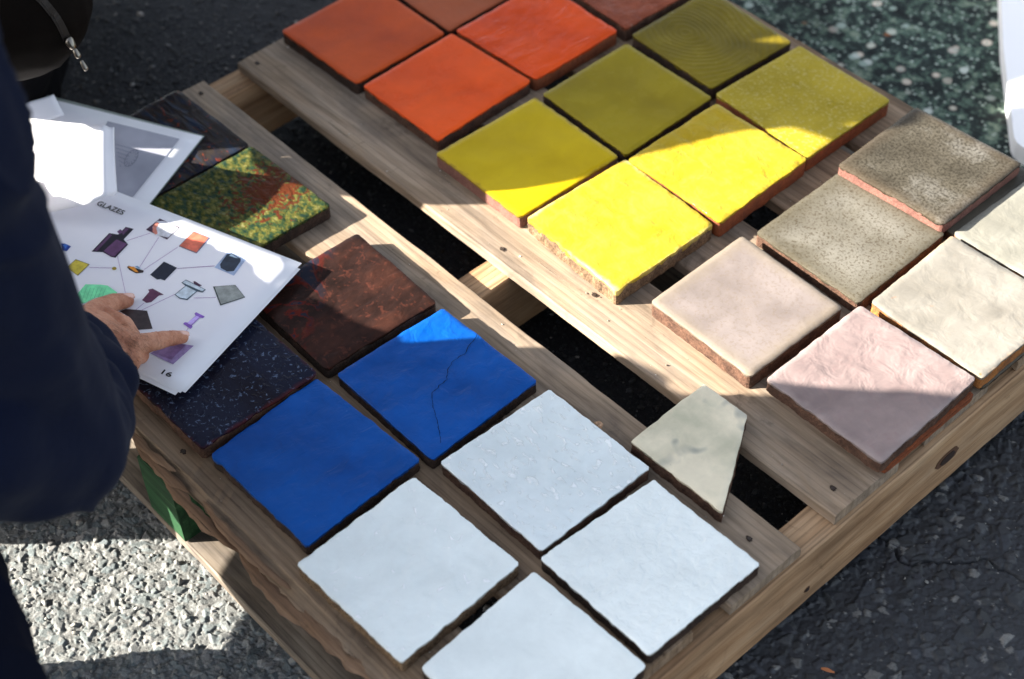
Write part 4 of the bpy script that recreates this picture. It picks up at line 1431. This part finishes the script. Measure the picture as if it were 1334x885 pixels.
def head_parts(root, org, c, face, hair_mat, s=1.0):
    _, L = head_segs(c, face, s=s)
    hv = blob([(L(-.03, 0, .045), .086 * s, L(.012, 0, .055), .08 * s), (L(-.05, 0, -.02), .06 * s, L(-.03, 0, .03), .08 * s)], .006, 2)
    wrinkle(hv, lambda p: .003 * noise.noise(p * 90))
    link_mesh('hair', hv, hair_mat, root, org)
    em = plain('eye', (.05, .03, .02), .2)
    for q in (-1, 1):
        v, f = capsule(L(.083, .031 * q, .004), .0095 * s, L(.084, .031 * q, .004), .0095 * s)
        mesh('eye', [p - org for p in v], f, em, root, True)


def shoe(root, org, heel, toe, mat):
    d = (toe - heel).normalized()
    v = blob([(heel + Vector((0, 0, .045)), .042, heel + d * .08 + Vector((0, 0, .045)), .043),
              (heel + d * .08 + Vector((0, 0, .038)), .040, toe - d * .05 + Vector((0, 0, .032)), .036), (heel + Vector((0, 0, .06)), .04, heel + Vector((0, 0, .10)), .042)], .006, 3)
    for q in v.vertices:
        q.co.z = max(q.co.z, .002)
    o = link_mesh('shoe', v, mat, root, org)
    return o


SKIN = skin_mat()


def build_pointing_person():
    org = sa(-.60, -.40, 0)
    root = empty('person', org, 'person in navy sweatshirt crouching by the pallet, right index finger pointing at a page', 'person')
    navy = cloth('navy_fleece', (0.0042, 0.0068, 0.020), sheen=0.05)
    trou = cloth('navy_trousers', (0.0028, 0.004, 0.0105))
    # hand in measured positions
    H = {k: at(x, y, z) for k, (x, y, z) in dict(
        tip=(237, 439.5, .1690), dip=(221, 441, .1765), pip=(203, 444.5, .1855), mci=(176, 450, .1910),
        ttip=(165, 391.5, .1690), tip2=(148, 394.5, .1755), tmcp=(126, 404, .1855), tcmc=(104, 425, .200),
        mcm=(168, 463, .1905), mcr=(156, 473, .186), mcl=(144, 478, .181),
        wr=(88, 447, .214)).items()}
    dn = Vector((0, 0, -1))
    segs = [(H['mci'], .0125, H['pip'], .0100), (H['pip'], .0106, H['dip'], .0086), (H['dip'], .0089, H['tip'], .0074),
            (H['tcmc'], .0175, H['tmcp'], .0125), (H['tmcp'], .0125, H['tip2'], .0105), (H['tip2'], .0105, H['ttip'], .0085),
            (H['tcmc'], .020, H['mci'] + dn * .003, .0125), (H['tcmc'] + dn * .004, .0185, H['mcm'] + dn * .004, .0125),
            (H['wr'], .024, H['mcm'] + dn * .005, .0125), (H['wr'], .024, H['mcr'] + dn * .005, .0120), (H['wr'] + dn * .003, .023, H['mcl'] + dn * .005, .0115),
            (H['tmcp'] + dn * .003, .0115, at(162, 424, .185), .0105), (at(162, 424, .185), .0105, H['mci'] + dn * .002, .0115), (at(128, 425, .190), .017, at(160, 450, .189), .0150)]
    # folded fingers: knuckle forward, then back under the palm
    for mc, px, py, rr in (('mcm', 183, 463, .0095), ('mcr', 172, 474, .0088), ('mcl', 158, 481, .0080)):
        p1 = at(px, py, .1755)
        p2 = at(px - 14, py + 1, .1665)
        p3 = at(px - 26, py - 2, .1675)
        segs += [(H[mc] + dn * .003, rr * 1.25, p1, rr), (p1, rr, p2, rr * .92), (p2, rr * .92, p3, rr * .82)]
    elbow, shoulder = sa(-.392, -.405, .335), sa(-.415, -.42, .68)
    segs.append((H['wr'], .026, H['wr'].lerp(elbow, .35), .031))
    segs.append((H['wr'].lerp(elbow, .35), .031, elbow, .042))
    hand = blob(segs, .0013, 5)
    dipd = (H['tip'] - H['mci']).normalized()

    def detail(p):
        d = 0.00035 * noise.noise(p * 160)
        # creases over the finger joints
        for j, wd in ((H['dip'], .0045), (H['pip'], .007)):
            u = (p - j).dot(dipd)
            if abs(u) < wd and (p - j).length < .02:
                d -= .0009 * (math.cos(u / wd * math.pi * 3) * .5 + .5) * (1 - abs(u) / wd)
        # tendons fanning over the back of the hand
        for a in ('mci', 'mcm', 'mcr'):
            b = H[a]
            v = b - H['wr']
            t = (p - H['wr']).dot(v) / v.length_squared
            if .2 < t < 1.05:
                r = (p - (H['wr'] + v * t))
                r.z = 0
                if r.length < .004 and p.z > .19:
                    d += .0011 * (1 - r.length / .004)
        return d
    wrinkle(hand, detail)
    neck0, neck1 = sa(-.60, -.38, .74), sa(-.57, -.35, .83)
    headc = sa(-.53, -.32, .90)
    face = (sa(-.35, -.05, .2) - headc)
    hs, _ = head_segs(headc, face.normalized() + Vector((0, 0, .3)))
    lsh, lel, lwr = sa(-.66, -.33, .66), sa(-.70, -.205, .39), sa(-.635, .035, .240)
    hipR, hipL = sa(-.78, -.51, .37), sa(-.80, -.33, .37)
    kneeR, kneeL = sa(-.442, -.67, .32), sa(-.58, -.20, .40)
    ankR, ankL = sa(-.56, -.468, .09), sa(-.70, -.22, .09)
    rest = blob([(neck0, .058, neck1, .055), (shoulder, .055, sa(-.66, -.30, .66), .055), (elbow, .045, shoulder, .055),
                 (lel, .045, lsh, .055), (lwr, .03, lel, .042), (lwr, .03, sa(-.635, .08, .235), .028), (sa(-.61, -.41, .64), .09, sa(-.78, -.42, .40), .10),
                 (hipR, .085, kneeR, .058), (hipL, .085, kneeL, .058), (kneeR, .055, ankR, .038), (kneeL, .055, ankL, .038)]
                + [(sa(-.65 + .012 * i, .09, .24), .010, sa(-.64 + .013 * i, .15 - .01 * i, .205), .008) for i in range(5)] + hs, .006, 3)
    link_mesh('body', join_meshes([hand, rest]), SKIN, root, org)
    hair = cloth('dark_hair', (.02, .013, .01))
    head_parts(root, org, headc, face.normalized() + Vector((0, 0, .3)), hair)
    # nails
    nail = plain('fingernail', (.66, .40, .33), .22)

    def nailm(tip, prev, r):
        d = (tip - prev).normalized()
        up = Vector((0, 0, 1))
        up = (up - d * up.dot(d)).normalized()
        s_ = d.cross(up)
        v, f = [], []
        for i in range(6):
            for j in range(7):
                u, t = i / 5 - .45, (j / 6 - .5) * 1.7
                wd = r * (.80 if 0 < i < 5 else .66)
                v.append(tip + d * (u * r * 1.5 + r * .05) + s_ * wd * math.sin(t) + up * (r * 1.02 * math.cos(t) - .0028 * max(0, u) + .0004) - org)
        for i in range(5):
            for j in range(6):
                a = i * 7 + j
                f.append((a, a + 1, a + 8, a + 7))
        o = mesh('fingernail', v, f, nail, root, True)
        o.modifiers.new('t', 'SOLIDIFY').thickness = .0005
    nailm(H['tip'], H['dip'], .0075)
    nailm(H['ttip'], H['tip2'], .0085)
    # hairs on the back of the hand, one tuft object
    hv, hf = [], []
    hm = plain('arm_hair', (.03, .015, .008), .6)
    verts = [v.co + org for v in hand.vertices if False]
    body = [o for o in root.children if o.name.startswith('body')][0]
    nh = len(hand.vertices)
    zone = at(150, 448, .20)
    cand = [(v.co + org, v.normal.copy()) for v in body.data.vertices[:nh] if (v.co + org - zone).length < .034 and v.normal.z > .35]
    dirh = (at(178, 470, .19) - at(120, 410, .2)).normalized()
    random.shuffle(cand)
    for p, n_ in cand[:520]:
        L = random.uniform(.004, .009)
        d = (dirh + Vector((random.uniform(-.35, .35), random.uniform(-.35, .35), 0))).normalized()
        a = p + n_ * .0001
        b = p + d * L * .5 + n_ * .0014
        c = p + d * L + n_ * .0006
        s_ = n_.cross(d).normalized() * .00009
        o = len(hv)
        hv += [a - s_ - org, a + s_ - org, b - s_ - org, b + s_ - org, c - org]
        hf += [(o, o + 1, o + 3, o + 2), (o + 2, o + 3, o + 4)]
    mesh('hand_hair', hv, hf, hm, root)['kind'] = 'stuff'
    # sweatshirt
    cuff = H['wr'].lerp(elbow, -.02)
    top = blob([(shoulder, .080, elbow, .066), (elbow, .068, cuff.lerp(elbow, .30), .062), (cuff.lerp(elbow, .30), .060, cuff, .038),
                (sa(-.45, -.44, .60), .085, sa(-.64, -.40, .66), .09), (elbow, .066, sa(-.43, -.47, .42), .068), (shoulder, .086, sa(-.425, -.37, .80), .08), (sa(-.425, -.37, .80), .08, sa(-.56, -.36, .78), .09),
                (lsh, .075, lel, .065), (lel, .063, lwr, .046),
                (sa(-.60, -.46, .60), .135, sa(-.76, -.42, .46), .15), (sa(-.60, -.38, .70), .10, neck1.lerp(neck0, .5), .072),
                (sa(-.52, -.44, .46), .10, sa(-.64, -.43, .50), .14)], .0065, 5)
    fold = folds(.013, 3.0, 9)

    def top_f(p):
        d = fold(p)
        # folds gathering across the forearm
        u = (p - elbow).dot((H['wr'] - elbow).normalized())
        d += .006 * math.sin(u * 95 + 3 * noise.noise(p * 12)) * max(0, 1 - abs(u - .1) / .16)
        if (p - cuff).length < .09:
            d *= .35
        return d
    wrinkle(top, top_f)
    link_mesh('sweatshirt', top, navy, root, org)
    tr = blob([(hipR, .105, kneeR, .078), (hipL, .105, kneeL, .075), (kneeR, .076, ankR + Vector((0, 0, .01)), .055), (kneeL, .074, ankL + Vector((0, 0, .01)), .055),
               (hipR, .11, hipL, .11), (sa(-.525, -.505, .31), .085, kneeR, .078), (sa(-.525, -.505, .31), .085, sa(-.60, -.50, .34), .09), (sa(-.80, -.42, .37), .12, sa(-.78, -.42, .42), .125)], .007, 4)
    wrinkle(tr, folds(.008, 9.0, 8))
    link_mesh('trousers', tr, trou, root, org)
    sh = plain('black_shoe', (.015, .015, .016), .5)
    shoe(root, org, sa(-.62, -.465, 0), sa(-.47, -.475, 0), sh)
    shoe(root, org, sa(-.75, -.22, 0), sa(-.52, -.19, 0), sh)
    # ear bud wire hanging past the wrist
    wire = plain('clear_cord', (.25, .25, .24), .3)
    a, b = at(152, 483, .18), at(158, 520, .150)
    v, f = capsule(a, .0008, b, .0008, 6, 2)
    o = mesh('cord', [p - a for p in v], f, wire)
    o.location = a
    meta(o, 'thin clear cord hanging down behind the pointing hand', 'cord')


def build_backpack_person():
    org = sa(-0.665, .38, 0)
    root = empty('person', org, 'person in black crouching at the top left corner of the photo behind a dark backpack', 'person')
    black = cloth('black_cotton', (0.0025, 0.0025, 0.0033))
    hip = sa(-0.675, .34, .25)
    kR, kL = sa(-0.615, .75, .095), sa(-0.795, .73, .095)
    aR, aL = sa(-0.635, .28, .06), sa(-0.775, .28, .06)
    chest, neck0, neck1 = sa(-0.675, .50, .58), sa(-0.675, .56, .70), sa(-0.675, .59, .77)
    headc = sa(-0.675, .62, .85)
    face = T_ + Vector((0, 0, -.35))
    hs, _ = head_segs(headc, face)
    shR, shL = sa(-0.515, .52, .62), sa(-0.835, .52, .62)
    eR, eL = sa(-0.505, .66, .42), sa(-0.845, .66, .42)
    wR, wL = sa(-0.565, .84, .34), sa(-0.765, .84, .34)
    body = [(neck0, .055, neck1, .052), (chest, .12, hip, .12), (shR, .055, shL, .055), (shR, .05, eR, .04), (shL, .05, eL, .04), (eR, .038, wR, .026), (eL, .038, wL, .026),
            (hip, .08, kR, .04), (hip, .08, kL, .04), (kR, .04, aR, .035), (kL, .055, aL, .04)]
    for wv in (wR, wL):
        body.append((wv, .026, wv + T_ * .05, .03))
        for i in range(4):
            body.append((wv + T_ * .06 + S_ * (i - 1.5) * .018, .009, wv + T_ * .12 + S_ * (i - 1.5) * .02 + Vector((0, 0, -.03)), .007))
        body.append((wv + T_ * .03 + S_ * .03, .011, wv + T_ * .08 + S_ * .05, .009))
    link_mesh('body', blob(body + hs, .006, 3), SKIN, root, org)
    head_parts(root, org, headc, face, cloth('black_hair', (.012, .01, .009)))
    j = blob([(chest, .14, hip + Vector((0, 0, .05)), .14), (shR, .075, shL, .075), (shR, .07, eR, .06), (shL, .07, eL, .06), (eR, .057, wR, .042), (eL, .057, wL, .042),
              (neck0, .075, neck1, .065)], .008, 4)
    wrinkle(j, folds(.008, 5, 8))
    link_mesh('jacket', j, black, root, org)
    t = blob([(sa(-0.745, .33, .22), .10, kL, .078), (sa(-0.625, .33, .22), .10, kR, .078), (kR, .075, aR, .055), (kL, .075, aL, .055), (sa(-0.745, .36, .28), .12, sa(-0.605, .34, .28), .12)], .008, 4)
    wrinkle(t, folds(.008, 7, 8))
    link_mesh('trousers', t, black, root, org)
    sh = plain('dark_shoe', (.012, .012, .013), .5)
    shoe(root, org, sa(-0.635, .31, 0), sa(-0.635, .12, 0), sh)
    shoe(root, org, sa(-0.775, .31, 0), sa(-0.785, .12, 0), sh)
    # backpack (carried, so a thing of its own)
    bo = sa(-.49, .20, .30)
    bag = empty('backpack', bo, 'soft black brown backpack with a zip and metal puller on the black clad person', 'backpack')
    bm_ = cloth('dark_brown_nylon', (0.0035, 0.0024, 0.0018), rough=.8)
    c0, c1 = sa(-.556, .190, .384), sa(-.58, .275, .55)
    B = blob([(c1, .09, sa(-.58, .265, .62), .08), (c0 + S_ * .055, .075, c1 + S_ * .05, .07), (c0 - S_ * .06, .075, c1 - S_ * .06, .07), (c0, .086, c1, .088), (c0 + S_ * .04 - T_ * .005, .082, c0.lerp(c1, .4) + S_ * .045, .08)], .006, 4)
    wrinkle(B, folds(.007, 12, 9))
    link_mesh('bag_body', B, bm_, bag, bo)
    # zip: line of small teeth and puller laid over the camera side of the bag
    zipm = plain('zip_tape', (.016, .011, .008), .7)
    brass = NT('zip_metal', .3, .5)
    brass.color((.22, .20, .17))
    brass.b.inputs['Metallic'].default_value = 1
    me = bag.children[0].data
    from mathutils.bvhtree import BVHTree
    bv = BVHTree.FromPolygons([v.co + bo for v in me.vertices], [tuple(p.vertices) for p in me.polygons])
    zp = []
    for i in range(28):
        u = i / 27
        px, py = 42 + 44 * u + 6 * math.sin(u * 3), -12 + 62 * u
        d = (FW * FPX + RT * (px - 667) + UP * (442.5 - py)).normalized()
        h = bv.ray_cast(CAM, d)
        if h[0]:
            zp.append((h[0], h[1]))
    vv, ff = [], []
    for i, (p, n_) in enumerate(zp[:-1]):
        d = (zp[i + 1][0] - p)
        if d.length < 1e-5:
            continue
        L = d.length
        d.normalize()
        s_ = n_.cross(d).normalized()
        for (a0, a1, w_, h_) in ((.05, .95, .0045, .0012), (.1, .5, .0022, .0026), (.55, .95, .0022, .0026)):
            o = len(vv)
            for aa in (a0, a1):
                for ww in (-w_, w_):
                    for hh in (0, h_):
                        vv.append(p + d * L * aa + s_ * ww + n_ * hh - bo)
            ff += [tuple(o + q for q in t_) for t_ in ((0, 1, 3, 2), (4, 6, 7, 5), (0, 4, 5, 1), (2, 3, 7, 6), (1, 5, 7, 3), (0, 2, 6, 4))]
    if vv:
        mesh('zip', vv, ff, zipm, bag)
    if zp:
        p, n_ = zp[-1]
        dwn = (at(103, 75, .32) - at(88, 50, .34)).normalized()
        q0 = p + n_ * .006
        segs = [(q0, .0055, q0 + dwn * .006, .0045), (q0 + dwn * .012, .003, q0 + dwn * .018, .0035), (q0 + dwn * .026, .0022, q0 + dwn * .034, .003)]
        V, F = [], []
        for s in segs:
            v, f = capsule(*s, 10, 3)
            o = len(V)
            V += [x - bo for x in v]
            F += [tuple(i + o for i in r) for r in f]
        mesh('zip_puller', V, F, brass.m, bag, True)
    hl = blob([(sa(-.58, .24, .68), .014, sa(-.60, .18, .675), .013), (sa(-.60, .18, .675), .013, sa(-.60, .165, .64), .013), (sa(-.60, .165, .64), .013, sa(-.60, .22, .60), .013)], .004, 2)  # loop added on the bag top to cast a dark spot on the grey tile
    link_mesh('shadow_loop', hl, bm_, bag, bo)
    # shoulder strap
    s = blob([(c1 + S_ * .05 + Vector((0, 0, .05)), .016, shR + Vector((0, 0, .075)), .016), (shR + Vector((0, 0, .075)), .016, sa(-.47, .62, .52), .016)], .005, 2)
    link_mesh('strap', s, bm_, bag, bo)


def build_white_board():
    wm = NT('white_card', .5, .4)
    wm.color((.84, .84, .85))
    wm.bump(wm.noise(wm.co(), 8, 2), .3, .003)
    z = .03
    pts = [at(1303, -40, z), at(1307, 60, z), at(1321, 178, z), at(1325, 186, z), at(1420, 260, z), at(1560, -40, z)]
    org = at(1330, 180, 0)
    n = len(pts)
    v = [p - org for p in pts] + [Vector((p.x, p.y, 0.002)) - org for p in pts]
    f = [tuple(range(n))] + [(i, n + i, n + (i + 1) % n, (i + 1) % n) for i in range(n)] + [tuple(range(2 * n - 1, n - 1, -1))]
    o = mesh('poster_board', v, f, wm.m)
    o.location = org
    meta(o, 'blank white board lying on the speckled ground at the right edge of the photo', 'board')


def build_reflection_tree():
    """tree added out of view beyond the paving, to give the glazes a crown to mirror"""
    base = Vector((-4.4, 4.3, 0))  # added unseen tree, breaks up the sky mirrored in the white glazes
    root = empty('tree', base, 'leafy tree added out of view beyond the speckled paving, for reflections in the glazes', 'tree')
    bark = plain('bark', (.09, .065, .045), .9)
    tips = []
    V, F = [], []

    def limb(p, q, r0, r1):
        v, f = capsule(p, r0, q, r1, 10, 2)
        o = len(V)
        V.extend(v)
        F.extend(tuple(i + o for i in t) for t in f)

    def grow(p, d, L, r0, depth):
        q = p + d * L
        limb(p, q, r0, r0 * .68)
        if depth == 0:
            tips.append(q)
            return
        for _ in range(3 if depth > 1 else 4):
            nd = (d + Vector((random.uniform(-.8, .8), random.uniform(-.8, .8), random.uniform(-.25, .5)))).normalized()
            grow(q, nd, L * random.uniform(.6, .8), r0 * .62, depth - 1)
    grow(Vector((0, 0, 0)), Vector((.05, -.03, 1)), 2.4, .16, 4)
    mesh('trunk', V, F, bark, root, True)
    k = NT('leaves', .5, .4)
    g = k.n('ShaderNodeNewGeometry')
    k.color(k.ramp(g.outputs['Random Per Island'], [(0, (.03, .06, .012)), (.6, (.06, .105, .02)), (1, (.10, .14, .03))]))
    lv, lf = [], []
    for t in tips:
        for _ in range(26):
            c = t + Vector((random.gauss(0, .34), random.gauss(0, .34), random.gauss(0, .28)))
            a = Vector((random.gauss(0, 1), random.gauss(0, 1), random.gauss(0, .6))).normalized()
            b = a.orthogonal().normalized()
            w_ = random.uniform(.05, .09)
            o = len(lv)
            lv += [c - a * w_, c + b * w_ * .5, c + a * w_, c - b * w_ * .5]
            lf.append((o, o + 1, o + 2, o + 3))
    mesh('crown', lv, lf, k.m, root)


build_ground()
build_pallet()
build_tiles()
build_booklet()
build_pointing_person()
build_backpack_person()
build_white_board()
build_reflection_tree()
